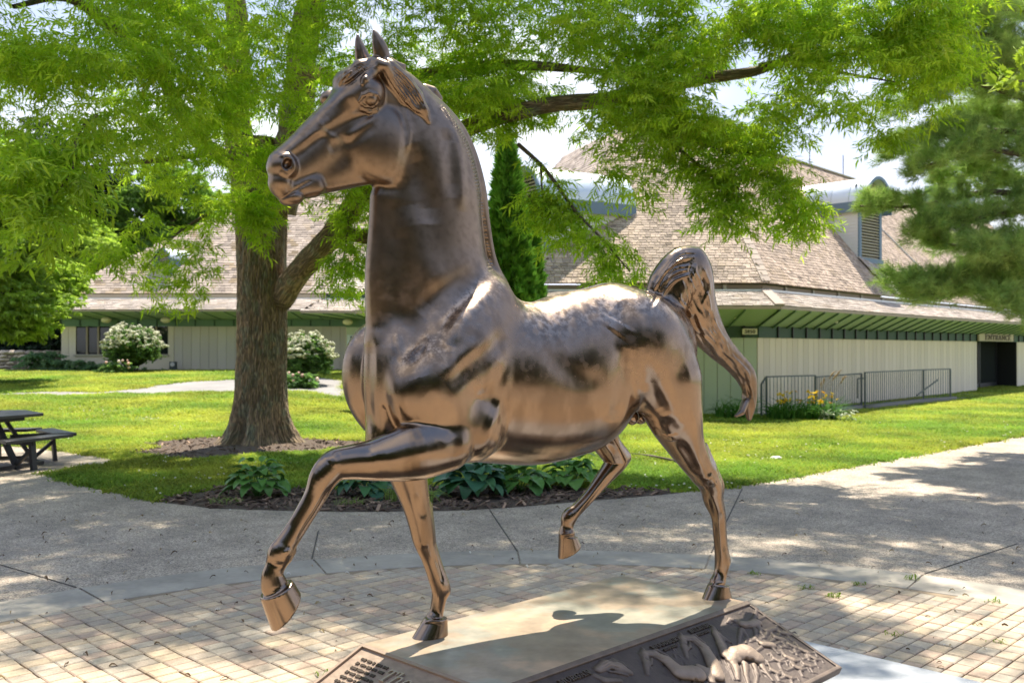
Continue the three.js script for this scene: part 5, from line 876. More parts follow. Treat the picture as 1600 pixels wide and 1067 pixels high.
// hair: forelock, lock, tail
{
  let s = 7; const rnd = () => (s = (s * 16807) % 2147483647) / 2147483647;
  for (let i = 0; i < 9; i++) { const o = (rnd() - 0.5) * 16; stroke([[588 + o * 0.5, 98 + o * 0.25], [566 + o * 0.7, 107 + o * 0.6], [548 + o, 120 + o * 0.8], [534 + o, 131 + o * 0.5]], 1.5, i % 2 ? 0.005 : -0.006); }
  for (let i = 0; i < 14; i++) { const o = (i - 6.5) * 2.6; stroke([[604 + o * 0.4, 104 - o * 0.2], [626 + o * 0.6, 130 - o * 0.5], [644 + o * 0.6, 154 - o * 0.5], [664 + o * 0.3, 182 - o * 0.2]], 1.4, i % 2 ? 0.005 : -0.006); }
  for (let i = 0; i < 30; i++) {                                  // over the arch of the tail, swept down towards the croup
    const q = i / 29, x0 = 1082 - 6 * q + rnd() * 8, y0 = 392 + 30 * q + rnd() * 6;
    stroke([[x0, y0], [x0 - 22 - 6 * q, y0 + 2 + 8 * q], [x0 - 42 - 6 * q, y0 + 20 + 14 * q], [x0 - 56 - 4 * q, y0 + 44 + 12 * q]], 1.3 + rnd() * 0.8, i % 2 ? 0.007 : -0.008);
  }
  for (let i = 0; i < 40; i++) {                                  // and down its length
    const q = rnd(), o = (rnd() - 0.5), y = 410 + 190 * q;
    const cx = (yy) => (yy < 470 ? 1088 : yy < 510 ? 1088 + (yy - 470) * 0.28 : yy < 590 ? 1099 + (yy - 510) * 0.78 : 1161 + (yy - 590) * 0.25);
    const wd = (yy) => (yy < 510 ? 44 : yy < 590 ? 44 - (yy - 510) * 0.2 : 26 - (yy - 590) * 0.2);
    const w0 = (rnd() - 0.5) * 14;
    stroke([0, 12, 26, 42].map((t, j) => [cx(y + t) + o * wd(y + t) + w0 * Math.sin(j * 1.3 + i), y + t]), 1.5 + rnd() * 1.2, (i % 2 ? 0.006 : -0.008));
  }
  for (let i = 0; i < 110; i++) {                                 // roached mane
    const q = i / 109, pts = [[772, 420], [764, 380], [758, 335], [754, 300], [745, 258], [731, 218], [712, 188], [694, 165]];
    const f = q * 6.999, j = Math.floor(f), t = f - j, X = pts[j][0] + (pts[j + 1][0] - pts[j][0]) * t - 2, Y = pts[j][1] + (pts[j + 1][1] - pts[j][1]) * t;
    const nx = pts[j + 1][1] - pts[j][1], ny = -(pts[j + 1][0] - pts[j][0]), l = Math.hypot(nx, ny);
    stroke([[X, Y], [X + nx / l * 6, Y + ny / l * 6]], 1.0, i % 2 ? 0.0016 : -0.0022, true);
  }
}
// ---- surface nets over the blocks that the surface crosses, then every vertex is pulled onto the field
function meshHorse(h) {
  const lo = [9, 9, 9], hi = [-9, -9, -9];
  for (const p of prims) if (!p.cut) for (let i = 0; i < 3; i++) { lo[i] = Math.min(lo[i], p.lo[i]); hi[i] = Math.max(hi[i], p.hi[i]); }
  const B = 8, nb = [0, 1, 2].map((i) => Math.ceil((hi[i] - lo[i] + 0.08) / (h * B)) + 1), o = lo.map((x) => x - 0.04);
  const pos = [], nor = [], idx = [], hoofs = [], cellOf = new Map(), vals = new Map(), N = B + 1;
  const nx = nb[0] * B + 2, ny = nb[1] * B + 2, key = (i, j, k) => i + nx * (j + ny * k);
  const near = (list, a, b, m) => list.filter((p) => p.lo[0] < b[0] + m && p.hi[0] > a[0] - m && p.lo[1] < b[1] + m && p.hi[1] > a[1] - m && p.lo[2] < b[2] + m && p.hi[2] > a[2] - m);
  const half = h * B / 2, blocks = [];
  for (let K = 0; K < nb[2]; K++) for (let J = 0; J < nb[1]; J++) for (let I = 0; I < nb[0]; I++) {
    const a = [o[0] + I * B * h, o[1] + J * B * h, o[2] + K * B * h], b = a.map((x) => x + B * h);
    const P = near(prims, a, b, 0.1).map((p) => { if (!p.cones) return p; const c = near(p.cones, a, b, 0.1); return c.length ? Object.assign({}, p, { d: joined(c) }) : null; }).filter(Boolean);
    if (!P.length) continue;
    const Q = near(strokes, a, b, 0.01);
    const c = field(a[0] + half, a[1] + half, a[2] + half, P, Q);
    if (Math.abs(c) > half * 1.74 + 0.03) continue;
    blocks.push([I, J, K, P, Q]);
  }
  const buf = new Float32Array(N * N * N);
  const grad = (x, y, z, P, Q, out) => {
    const e = 0.0012, a = field(x + e, y - e, z - e, P, Q), b = field(x - e, y - e, z + e, P, Q), c = field(x - e, y + e, z - e, P, Q), d = field(x + e, y + e, z + e, P, Q);
    out[0] = (a - b - c + d) / (4 * e); out[1] = (-a - b + c + d) / (4 * e); out[2] = (-a + b - c + d) / (4 * e); out[3] = (a + b + c + d) / 4;
  };
  const g = [0, 0, 0, 0];
  for (const [I, J, K, P, Q] of blocks) {
    let any = 0, all = 1;
    for (let k = 0; k < N; k++) for (let j = 0; j < N; j++) for (let i = 0; i < N; i++) {
      const f = field(o[0] + (I * B + i) * h, o[1] + (J * B + j) * h, o[2] + (K * B + k) * h, P, Q);
      buf[i + N * (j + N * k)] = f; if (f < 0) any = 1; else all = 0;
    }
    if (!any || all) continue;
    for (let k = 0; k < B; k++) for (let j = 0; j < B; j++) for (let i = 0; i < B; i++) {
      let m = 0; const v = [];
      for (let c = 0; c < 8; c++) { const f = buf[i + (c & 1) + N * (j + ((c >> 1) & 1) + N * (k + (c >> 2)))]; v.push(f); if (f < 0) m |= 1 << c; }
      const gi = I * B + i, gj = J * B + j, gk = K * B + k;
      if (m === 0 || m === 255) continue;
      let x = 0, y = 0, z = 0, n = 0;
      for (let a = 0; a < 8; a++) for (const e of [1, 2, 4]) if (!(a & e)) {
        const b = a | e; if ((v[a] < 0) === (v[b] < 0)) continue;
        const t = v[a] / (v[a] - v[b]); n++;
        x += (a & 1) + (e === 1 ? t : 0); y += ((a >> 1) & 1) + (e === 2 ? t : 0); z += (a >> 2) + (e === 4 ? t : 0);
      }
      x = o[0] + (gi + x / n) * h; y = o[1] + (gj + y / n) * h; z = o[2] + (gk + z / n) * h;
      for (let it = 0; it < 2; it++) {
        grad(x, y, z, P, Q, g);
        const l2 = g[0] * g[0] + g[1] * g[1] + g[2] * g[2] + 1e-6, s = Math.max(-h, Math.min(h, g[3] / Math.sqrt(l2))) / Math.sqrt(l2);
        x -= g[0] * s; y -= g[1] * s; z -= g[2] * s;
      }
      const l = Math.hypot(g[0], g[1], g[2]) + 1e-9;
      cellOf.set(key(gi, gj, gk), pos.length / 3);
      pos.push(x, y, z); nor.push(g[0] / l, g[1] / l, g[2] / l);
      const s = (v[0] < 0 ? 8 : 0) | (v[1] < 0 ? 1 : 0) | (v[2] < 0 ? 2 : 0) | (v[4] < 0 ? 4 : 0);
      const s0 = s >> 3;
      if ((s & 1) !== s0) vals.set(key(gi, gj, gk) * 3, s0); 
      if (((s >> 1) & 1) !== s0) vals.set(key(gi, gj, gk) * 3 + 1, s0);
      if (((s >> 2) & 1) !== s0) vals.set(key(gi, gj, gk) * 3 + 2, s0);
    }
  }
  const du = 1, dv = nx, dw = nx * ny;
  for (const [kk, s] of vals) {
    const ax = kk % 3, c = (kk - ax) / 3, [p, q] = ax === 0 ? [dv, dw] : ax === 1 ? [dw, du] : [du, dv];
    const a = cellOf.get(c), b = cellOf.get(c - p), d = cellOf.get(c - p - q), e = cellOf.get(c - q);
    if (a === undefined || b === undefined || d === undefined || e === undefined) continue;
    if (s) idx.push(a, b, d, a, d, e); else idx.push(a, d, b, a, e, d);
  }
  return { pos, nor, idx };
}
function faceOut(P, N, I) {                                       // triangles wound so that they face along the normals
  for (let t = 0; t < I.length; t += 3) {
    const [a, b, c] = [3 * I[t], 3 * I[t + 1], 3 * I[t + 2]], e = [0, 1, 2].map((k) => P[b + k] - P[a + k]), f = [0, 1, 2].map((k) => P[c + k] - P[a + k]);
    if ((e[1] * f[2] - e[2] * f[1]) * N[a] + (e[2] * f[0] - e[0] * f[2]) * N[a + 1] + (e[0] * f[1] - e[1] * f[0]) * N[a + 2] < 0) { const q = I[t + 1]; I[t + 1] = I[t + 2]; I[t + 2] = q; }
  }
}
// ---- the statue itself: worn bronze, glossy on the trunk and limbs, duller on head, neck and tail
{
  const hm = meshHorse(0.0072), n = hm.pos.length / 3, P = new Float32Array(3 * n), Nn = new Float32Array(3 * n), C = new Float32Array(3 * n), U = new Float32Array(2 * n);
  for (let i = 0; i < n; i++) {
    const [u, v, w] = [hm.pos[3 * i], hm.pos[3 * i + 1], hm.pos[3 * i + 2]], up = hm.nor[3 * i + 1];
    P.set([u, v, -w], 3 * i); Nn.set([hm.nor[3 * i], up, -hm.nor[3 * i + 2]], 3 * i); U.set([(u + 1.6) / 3.2, v / 3.2], 2 * i);
    const big = fbm(u * 2.2, v * 2.2, w * 2.2, 3), fine = fbm(u * 22, v * 22, w * 22, 4), grain = fbm(u * 75, v * 75, w * 75, 2);
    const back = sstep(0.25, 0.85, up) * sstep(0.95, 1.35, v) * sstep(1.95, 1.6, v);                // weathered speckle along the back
    const dull = sstep(1.45, 1.9, v) * sstep(-0.3, 0.3, u) + sstep(-1.12, -1.25, u) * sstep(0.9, 1.2, v);
    let k = 1 + 0.16 * big + (0.04 + 0.1 * Math.max(back, clamp(dull))) * fine + 0.04 * grain;
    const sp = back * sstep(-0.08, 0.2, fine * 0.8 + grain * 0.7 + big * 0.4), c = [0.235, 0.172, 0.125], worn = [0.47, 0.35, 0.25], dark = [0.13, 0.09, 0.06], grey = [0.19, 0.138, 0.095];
    const dk = sstep(0.12, 0.4, -fine + 0.5 * big) * 0.3 * Math.max(back, clamp(dull));
    const st = sstep(0.02, 0.4, fbm(u * 5, v * 1.6 + 4, w * 5, 4)) * 0.5;
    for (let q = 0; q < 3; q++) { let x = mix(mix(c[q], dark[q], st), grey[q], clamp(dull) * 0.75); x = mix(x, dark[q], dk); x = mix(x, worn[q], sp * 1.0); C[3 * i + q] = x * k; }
  }
  faceOut(P, Nn, hm.idx);
  const g = new THREE.BufferGeometry(); g.setAttribute('position', new THREE.BufferAttribute(P, 3)); g.setAttribute('normal', new THREE.BufferAttribute(Nn, 3)); g.setAttribute('color', new THREE.BufferAttribute(C, 3)); g.setAttribute('uv', new THREE.BufferAttribute(U, 2)); g.setIndex(new THREE.BufferAttribute(new Uint32Array(hm.idx), 1));
  // roughness follows the wear: rubbed smooth below, hazier on the upper surfaces, head and neck
  const rough = tex(512, (i, j) => {
    const u = i / 512 * 3.2 - 1.6, v = j / 512 * 3.2, f = fbm(u * 3, v * 3, 4), s = fbm(u * 14, v * 14, 8), neck = sstep(1.35, 1.75, v) * sstep(-0.4, 0.2, u), tail = sstep(-1.12, -1.3, u) * sstep(0.8, 1.1, v), back = sstep(1.1, 1.35, v) * sstep(1.75, 1.5, v);
    const q = 0.215 + 0.05 * f + 0.04 * s + 0.13 * neck + 0.14 * tail + back * (0.04 + 0.1 * sstep(-0.1, 0.4, s)); return [q, q, q];
  });
  rough.wrapS = rough.wrapT = THREE.ClampToEdgeWrapping;
  const bronze = new THREE.MeshStandardMaterial({ color: 0xffffff, vertexColors: true, metalness: 1, roughness: 1, roughnessMap: rough });
  const horse = thing('horse_statue', 'larger than life brown bronze statue of a trotting horse with one foreleg raised', 'statue', null, [HX, PLINTH, -HD]);
  horse.rotation.set(0, Math.atan2(-HS, -HC), 0);
  part('body', g, bronze, horse);
}
// ---------------------------------------------------------------- plinth with sloping bronze plaques
{
  const L = 1.9, Wd = 0.85, w2 = (p, q, h) => V(BK[0] + E1[0] * p + E2[0] * q, h, -(BK[1] + E1[1] * p + E2[1] * q));   // p along the length, q across
  const t = tex(512, (i, j) => { const a = fA(i, j), w = fW(i, j), s = fC(i, j), r = sstep(0.53, 0.66, a * 0.6 + s * 0.4), g = sstep(0.5, 0.62, w * 0.7 + s * 0.3), v = 0.85 + 0.6 * (s - 0.5) + 0.3 * (a - 0.5) + 0.15 * (fB(i, j) - 0.5); let c = [0.38, 0.285, 0.185]; c = c.map((x, k) => mix(x, [0.50, 0.32, 0.19][k], r * 0.7)); c = c.map((x, k) => mix(x, [0.27, 0.265, 0.2][k], g * 0.8)); return c.map((x) => x * v); }, true);
  M.plinthTop = std(1, 1, 1, 0.5, { map: rep(t, 0.62), roughnessMap: rep(tex(512, (i, j) => { const v = 0.75 + 0.5 * (fA(i, j) - 0.5); return [v, v, v]; }), 0.7), bumpMap: rep(tex(512, fC), 1.2), bumpScale: 0.0015 });
  const pt = tex(512, (i, j) => { const v = 0.8 + 0.5 * (fC(i, j) - 0.5) + 0.3 * (fA(i, j) - 0.5); return [0.40 * v, 0.29 * v, 0.205 * v]; }, true);
  M.plaque = std(1, 1, 1, 0.55, { map: rep(pt, 1.5), metalness: 0.2 });
  M.relief = new THREE.MeshStandardMaterial({ vertexColors: true, roughness: 0.58, metalness: 0.4, bumpMap: rep(tex(512, fC), 6), bumpScale: 0.0015 });
  M.letter = std(0.10, 0.075, 0.055, 0.5, { metalness: 0.4 }); M.letterPale = std(0.42, 0.34, 0.25, 0.5, { metalness: 0.4 });
  const plinth = thing('statue_plinth', 'low tan bronze plinth with sloping relief plaques under the horse statue', 'plinth', null, [0, 0, 0]);
  // top plate and body
  const poly = (pts, h0, h1) => { const P = [], U = [], I = [], n = pts.length; for (const h of [h0, h1]) for (const [p, q] of pts) { const v = w2(p, q, h); P.push(v.x, v.y, v.z); U.push(p, q); } for (let k = 0; k < n; k++) { const b = (k + 1) % n; I.push(k, k + n, b, b, k + n, b + n); } for (let k = 1; k + 1 < n; k++) I.push(n, n + k + 1, n + k); let g = new THREE.BufferGeometry(); g.setAttribute('position', new THREE.Float32BufferAttribute(P, 3)); g.setAttribute('uv', new THREE.Float32BufferAttribute(U, 2)); g.setIndex(I); g = g.toNonIndexed(); g.computeVertexNormals(); return g; };
  part('top_plate', poly([[0, 0], [L, 0], [L, Wd], [0, Wd]], PLINTH - 0.03, PLINTH), M.plinthTop, plinth);
  part('base_block', poly([[0.03, 0.03], [L - 0.03, 0.03], [L - 0.03, Wd + 0.42], [0.03, Wd + 0.42]], 0.02, 0.12), M.plaque, plinth);
  part('core', poly([[0.03, 0.03], [L - 0.02, 0.03], [L - 0.02, Wd - 0.02], [0.03, Wd - 0.02]], 0.12, PLINTH - 0.03), M.plaque, plinth);
  // front plaque: slopes away from the short near-left edge
  const slopeF = 0.36, dropF = 0.155;
  const fr = new THREE.Group(); fr.name = 'front_plaque'; plinth.add(fr);
  const fo = w2(L + 0.002, 0, PLINTH - 0.006), fx = w2(L, 1, 0).sub(w2(L, 0, 0)), fy = w2(L + slopeF, 0, PLINTH - dropF).sub(w2(L, 0, PLINTH)).normalize(), fn = fy.clone().cross(fx).normalize(); if (fn.y < 0) fn.negate();
  fr.matrixAutoUpdate = true; fr.position.copy(fo); fr.setRotationFromMatrix(new THREE.Matrix4().makeBasis(fx, fy.clone().negate(), fn));
  const FL = Math.hypot(slopeF, dropF);
  part('plate', box(Wd, FL, 0.03, Wd / 2, -FL / 2, -0.016), M.plaque, fr);
  for (const g of [box(Wd, 0.016, 0.012, Wd / 2, -0.008, 0.004), box(0.016, FL - 0.016, 0.012, 0.008, -FL / 2 - 0.008, 0.004)]) part('rim', g, M.plaque, fr);
  { const g = lettering('The', 0.075, 0.009, fontReg); g.applyMatrix4(new THREE.Matrix4().makeShear(0, 0, 0.25, 0, 0, 0)); part('lettering', g.translate(0.285, -0.15, 0), M.letterPale, fr); }
  { // rows of small raised characters, worn past reading
    const r = lcg(3), gs = []; for (let row = 0; row < 7; row++) { let x = 0.085 + (row > 2 ? 0 : 0); const end = row < 3 ? 0.285 : 0.3; while (x < end - 0.03) { const w = 0.012 + r() * 0.03; for (let q = 0; q < w; q += 0.0075) gs.push(box(0.0048, 0.010 + 0.007 * r(), 0.006, x + q, -0.075 - row * 0.031, 0.0025)); x += w + 0.013; } }
    part('worn_lines', mergeGeometries(gs), M.letter, fr);
  }
  // side plaque with running horses in relief: a small field of its own, laid out in the plane of the plaque
  const drop = 0.232, run = 0.542, SL = Math.hypot(run, drop), so = w2(-0.01, Wd + 0.004, PLINTH - 0.004), sx = w2(1, 0, 0).sub(w2(0, 0, 0)), sy = w2(0, Wd + run, PLINTH - drop).sub(w2(0, Wd, PLINTH)).normalize(), sn = sx.clone().cross(sy).normalize(); if (sn.y < 0) sn.negate();
  const onPlaque = (X, Y) => { const [a, b, c] = sightLine(X, Y), d = V(a, b, -c), o = so.clone().sub(V(0, EYE, 0)), k = o.dot(sn) / d.dot(sn), p = d.multiplyScalar(k).sub(o); return [p.dot(sx), p.dot(sy)]; };
  const keepP = prims.splice(0), keepS = strokes.splice(0);
  const slab = (x0, x1, y0, y1, z0, z1, k) => prims.push({ k, lo: [x0, y0, z0], hi: [x1, y1, z1], d: (x, y, z) => { const qx = Math.abs(x - (x0 + x1) / 2) - (x1 - x0) / 2 + 0.004, qy = Math.abs(y - (y0 + y1) / 2) - (y1 - y0) / 2 + 0.004, qz = Math.abs(z - (z0 + z1) / 2) - (z1 - z0) / 2 + 0.004; return Math.hypot(Math.max(qx, 0), Math.max(qy, 0), Math.max(qz, 0)) + Math.min(Math.max(qx, qy, qz), 0) - 0.004; } });
  slab(0, L, 0, SL, -0.035, 0, 0.001);
  slab(0, L, 0, 0.03, -0.03, 0.012, 0.004); slab(0, 0.022, 0, SL, -0.03, 0.008, 0.004); slab(0, L, SL - 0.022, SL, -0.03, 0.008, 0.004);
  const q = (pts, lift = 0.5, k = 0.006) => { const n = pts.map(([X, Y, r]) => { const [s, t] = onPlaque(X, Y), m = r * 0.0032; return [[s, t, m * lift * 0.45], m]; }); for (let i = 0; i + 1 < n.length; i++) roundCone(n[i][0], n[i][1], n[i + 1][0], n[i + 1][1], 0.46, k); };
  const groove = (pts, w, a, n = 1, dx = 0, dy = 0) => { for (let j = 0; j < n; j++) { const g = pts.map(([X, Y, z = 0.012]) => { const [s, t] = onPlaque(X + dx * j, Y + dy * j); return [s, t, z]; }), sg = w * 0.0034, lo = [9, 9, 9], hi = [-9, -9, -9]; for (const p of g) for (let i = 0; i < 3; i++) { lo[i] = Math.min(lo[i], p[i] - 3 * sg); hi[i] = Math.max(hi[i], p[i] + 3 * sg); } strokes.push({ pts: g, s2: sg * sg, amp: a, lo, hi }); } };
  // the jockeyed trotter at the top
  q([[1137, 973, 3], [1141, 968, 3.6], [1152, 972, 5], [1160, 977, 8], [1172, 977, 8], [1183, 974, 8.5]]); q([[1158, 984, 4], [1155, 996, 2.6], [1154, 1007, 2]]); q([[1160, 984, 4], [1168, 996, 2.4], [1166, 1004, 2]]); q([[1184, 978, 5], [1190, 990, 3], [1196, 996, 2.4]]); q([[1180, 984, 4], [1181, 994, 2.6], [1179, 1001, 2]]); q([[1186, 968, 2.6], [1197, 963, 2.4], [1208, 973, 2]]); q([[1176, 946, 2.4], [1183, 952, 3.2], [1181, 960, 3], [1178, 968, 3.6]]); q([[1182, 964, 2], [1162, 977, 1.6], [1144, 976, 1.4]]); q([[1163, 998, 1.6], [1172, 999, 2.4], [1176, 996, 1.4]]);
  // large mare in the middle
  q([[1114, 981, 4], [1119, 992, 7], [1127, 1009, 8], [1134, 1026, 9], [1146, 1030, 12]]); q([[1119, 990, 5], [1130, 998, 4.6], [1141, 1004, 3]]); q([[1150, 1024, 15], [1166, 1023, 17], [1180, 1030, 14]]); q([[1184, 1028, 7], [1192, 1044, 5], [1208, 1064, 3]]); q([[1164, 1038, 6], [1166, 1056, 4], [1170, 1070, 3]]); q([[1130, 1020, 3], [1140, 1042, 2.6], [1148, 1062, 2]]);
  // two heads in profile at the left
  q([[1004, 1014, 2.4], [1007, 1024, 6], [1009, 1036, 5.4], [1011, 1054, 3.4]]); q([[1008, 1022, 6], [1024, 1024, 7.5], [1042, 1035, 10], [1062, 1054, 13], [1086, 1056, 16]]);
  q([[1063, 990, 2.4], [1067, 1000, 6], [1069, 1012, 5], [1073, 1028, 3]]); q([[1068, 998, 6], [1084, 1000, 7.5], [1100, 1014, 9], [1112, 1036, 11], [1120, 1058, 12]]);
  q([[1002, 1016, 1.6], [1000, 1022, 2], [1003, 1030, 2]]); q([[1012, 1019, 2], [1026, 1017, 2.4], [1042, 1026, 2.4], [1056, 1040, 2.2]], 1.6); q([[1011, 1042, 2], [1017, 1038, 2.6], [1018, 1030, 2.4]], 1.4); q([[1061, 992, 1.6], [1060, 998, 2], [1063, 1006, 2]]); q([[1072, 994, 2], [1086, 994, 2.4], [1100, 1006, 2.4], [1110, 1022, 2]], 1.6); q([[1072, 1018, 2], [1078, 1012, 2.6], [1078, 1005, 2.2]], 1.4);
  q([[1112, 978, 1.4], [1110, 985, 1.8]]); q([[1122, 984, 1.6], [1130, 1000, 2], [1138, 1020, 2], [1146, 1040, 1.6]], 1.8); q([[1092, 1044, 7], [1104, 1052, 9], [1112, 1066, 6]]); q([[1142, 1034, 9], [1150, 1044, 6], [1154, 1062, 3.4]]); q([[1178, 1040, 5], [1184, 1054, 3], [1182, 1068, 2.2]]);
  q([[940, 1038, 1.4], [956, 1030, 1.8], [972, 1036, 1.6], [984, 1046, 1.4]], 1.6); q([[952, 1050, 2.4], [966, 1052, 3], [980, 1056, 2]], 1.2);
  // the curled one at the near end
  q([[934, 1048, 6], [950, 1040, 8], [966, 1044, 9], [984, 1052, 5]]); q([[930, 1046, 3], [942, 1034, 3.4], [960, 1034, 3], [976, 1042, 2.4]]); q([[928, 1056, 4], [944, 1064, 5], [968, 1064, 4]]);
  // the running band to the right
  for (const [X, Y, s, a] of [[1200, 1011, 1.1, 0.1], [1218, 1001, 0.9, 0.3], [1238, 1012, 0.8, 0.5], [1206, 986, 0.8, -0.3], [1226, 992, 0.8, 0.2], [1256, 1020, 0.85, 0.45], [1234, 1032, 0.9, 0.4], [1246, 1046, 0.8, 0.4], [1214, 1034, 0.7, 0.5], [1270, 1030, 0.7, 0.5], [1262, 1042, 0.7, 0.3], [1210, 1052, 0.8, 0.5], [1232, 1060, 0.7, 0.4]]) {
    const c = Math.cos(a), d = Math.sin(a), f = (x, y, r) => [X + (x * c - y * d) * s, Y + (x * d + y * c) * s, r * s];
    q([f(-8, -2, 6), f(6, -2, 6.5)]); q([f(-11, -4, 4), f(-19, -10, 3), f(-25, -5, 2)]); q([f(-9, 2, 3), f(-17, 9, 1.8), f(-23, 8, 1.5)]); q([f(8, 2, 3.4), f(16, 8, 2), f(24, 7, 1.6)]); q([f(11, -5, 2), f(19, -9, 2), f(26, -5, 1.4)]);
  }
  q([[1151, 958, 0.8], [1156, 959, 1.1], [1160, 955, 0.9], [1166, 956, 1]]);
  groove([[1010, 1018], [1028, 1020], [1046, 1031], [1064, 1048]], 1.1, -0.005, 4, -0.6, 3); groove([[1069, 994], [1086, 996], [1102, 1010], [1114, 1030]], 1.1, -0.005, 4, -0.6, 3); groove([[1117, 986], [1126, 1004], [1136, 1026]], 1, -0.005, 4, 3, 0.5); groove([[1152, 1012], [1146, 1024], [1152, 1036]], 2, -0.006, 2, 16, 3); groove([[1172, 1014], [1178, 1028], [1172, 1040]], 1.6, -0.006); groove([[1006, 1030], [1012, 1034]], 1.4, -0.006); groove([[1066, 1006], [1072, 1010]], 1.4, -0.006);
  groove([[936, 1044], [952, 1036], [970, 1042]], 1, -0.005, 4, 1, 4); groove([[1155, 972], [1164, 974], [1176, 972]], 1, -0.004, 3, 0, 4); groove([[1076, 1046], [1090, 1050], [1100, 1060]], 1.4, -0.005, 3, -5, 5);
  { const r = lcg(29); for (let k = 0; k < 46; k++) { const X = 1010 + r() * 190, Y = 1000 + r() * 66, a = 0.5 + r() * 0.9; groove([[X, Y, 0], [X + Math.cos(a) * 9, Y + Math.sin(a) * 9, 0]], 1.1, r() < 0.5 ? 0.006 : -0.004); } }
  const rm = meshHorse(0.0048), n = rm.pos.length / 3, C = new Float32Array(3 * n), U = new Float32Array(2 * n);
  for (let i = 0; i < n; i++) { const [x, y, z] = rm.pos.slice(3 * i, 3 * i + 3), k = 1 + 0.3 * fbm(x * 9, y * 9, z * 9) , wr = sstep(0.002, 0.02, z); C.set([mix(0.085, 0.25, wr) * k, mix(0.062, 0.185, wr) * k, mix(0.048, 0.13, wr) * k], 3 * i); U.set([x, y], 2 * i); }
  prims.push(...keepP); strokes.push(...keepS);
  faceOut(rm.pos, rm.nor, rm.idx);
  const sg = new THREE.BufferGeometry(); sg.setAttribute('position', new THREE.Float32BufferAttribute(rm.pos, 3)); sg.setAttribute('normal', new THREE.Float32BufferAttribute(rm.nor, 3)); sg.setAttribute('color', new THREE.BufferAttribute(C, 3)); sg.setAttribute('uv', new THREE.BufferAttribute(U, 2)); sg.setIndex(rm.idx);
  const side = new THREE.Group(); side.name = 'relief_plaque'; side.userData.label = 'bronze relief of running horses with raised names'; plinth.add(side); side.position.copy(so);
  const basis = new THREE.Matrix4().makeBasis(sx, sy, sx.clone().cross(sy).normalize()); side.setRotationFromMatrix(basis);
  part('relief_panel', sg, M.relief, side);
  const name = (text, X, Y, size) => { const [s, t] = onPlaque(X, Y), g = lettering(text, size, 0.008); g.computeBoundingBox(); const b = g.boundingBox; g.translate(-(b.max.x + b.min.x) / 2, -(b.max.y + b.min.y) / 2, 0); g.rotateZ(Math.PI); g.translate(s, t, 0.001); part('lettering', g, M.letter, side); };
  name('MORGAN', 897, 1060, 0.03); name('WOODBURY', 1040, 1006, 0.026); name('1816-1838', 1047, 1013.5, 0.016); name('BULRUSH', 1093, 983, 0.026); name('1812-1848', 1098, 990.5, 0.016);
  // pale slab beside the plinth
  const pad = thing('concrete_pad', 'pale grey painted concrete pad at the foot of the relief plaque', 'concrete pad');
  part('slab', poly([[-0.565, -0.0], [1.7, -0.0], [1.7, 2.15], [-0.565, 2.15]], 0.0, 0.06), M.paleSlab, pad);
}
// ---------------------------------------------------------------- bed plants, shrubs, flowers
function bladeLeaf(L, W, bend, fold, n = 6, tipN = 1.6) { // a leaf arching along +z: heart-shaped when tipN is small
  const P = [], I = []; for (let i = 0; i <= n; i++) { const t = i / n, w = W * Math.pow(Math.sin(Math.PI * Math.pow(clamp(t * 0.94 + 0.06), tipN > 1 ? 0.62 : 1)), tipN > 1.8 ? 0.8 : 0.55) * (1 - 0.1 * t), y = bend * Math.sin(t * 1.6) * 0.45 - bend * t * t * 0.75, z = L * t * (1 - 0.12 * t * bend); for (const s of [-1, -0.5, 0, 0.5, 1]) P.push(s * w, y + Math.abs(s) * fold * w + 0.004 * Math.sin(s * 14), z); }
  for (let i = 0; i < n; i++) for (let k = 0; k < 4; k++) { const a = i * 5 + k; I.push(a, a + 5, a + 1, a + 1, a + 5, a + 6); }
  const g = new THREE.BufferGeometry(); g.setAttribute('position', new THREE.Float32BufferAttribute(P, 3)); g.setIndex(I); g.computeVertexNormals(); return g;
}
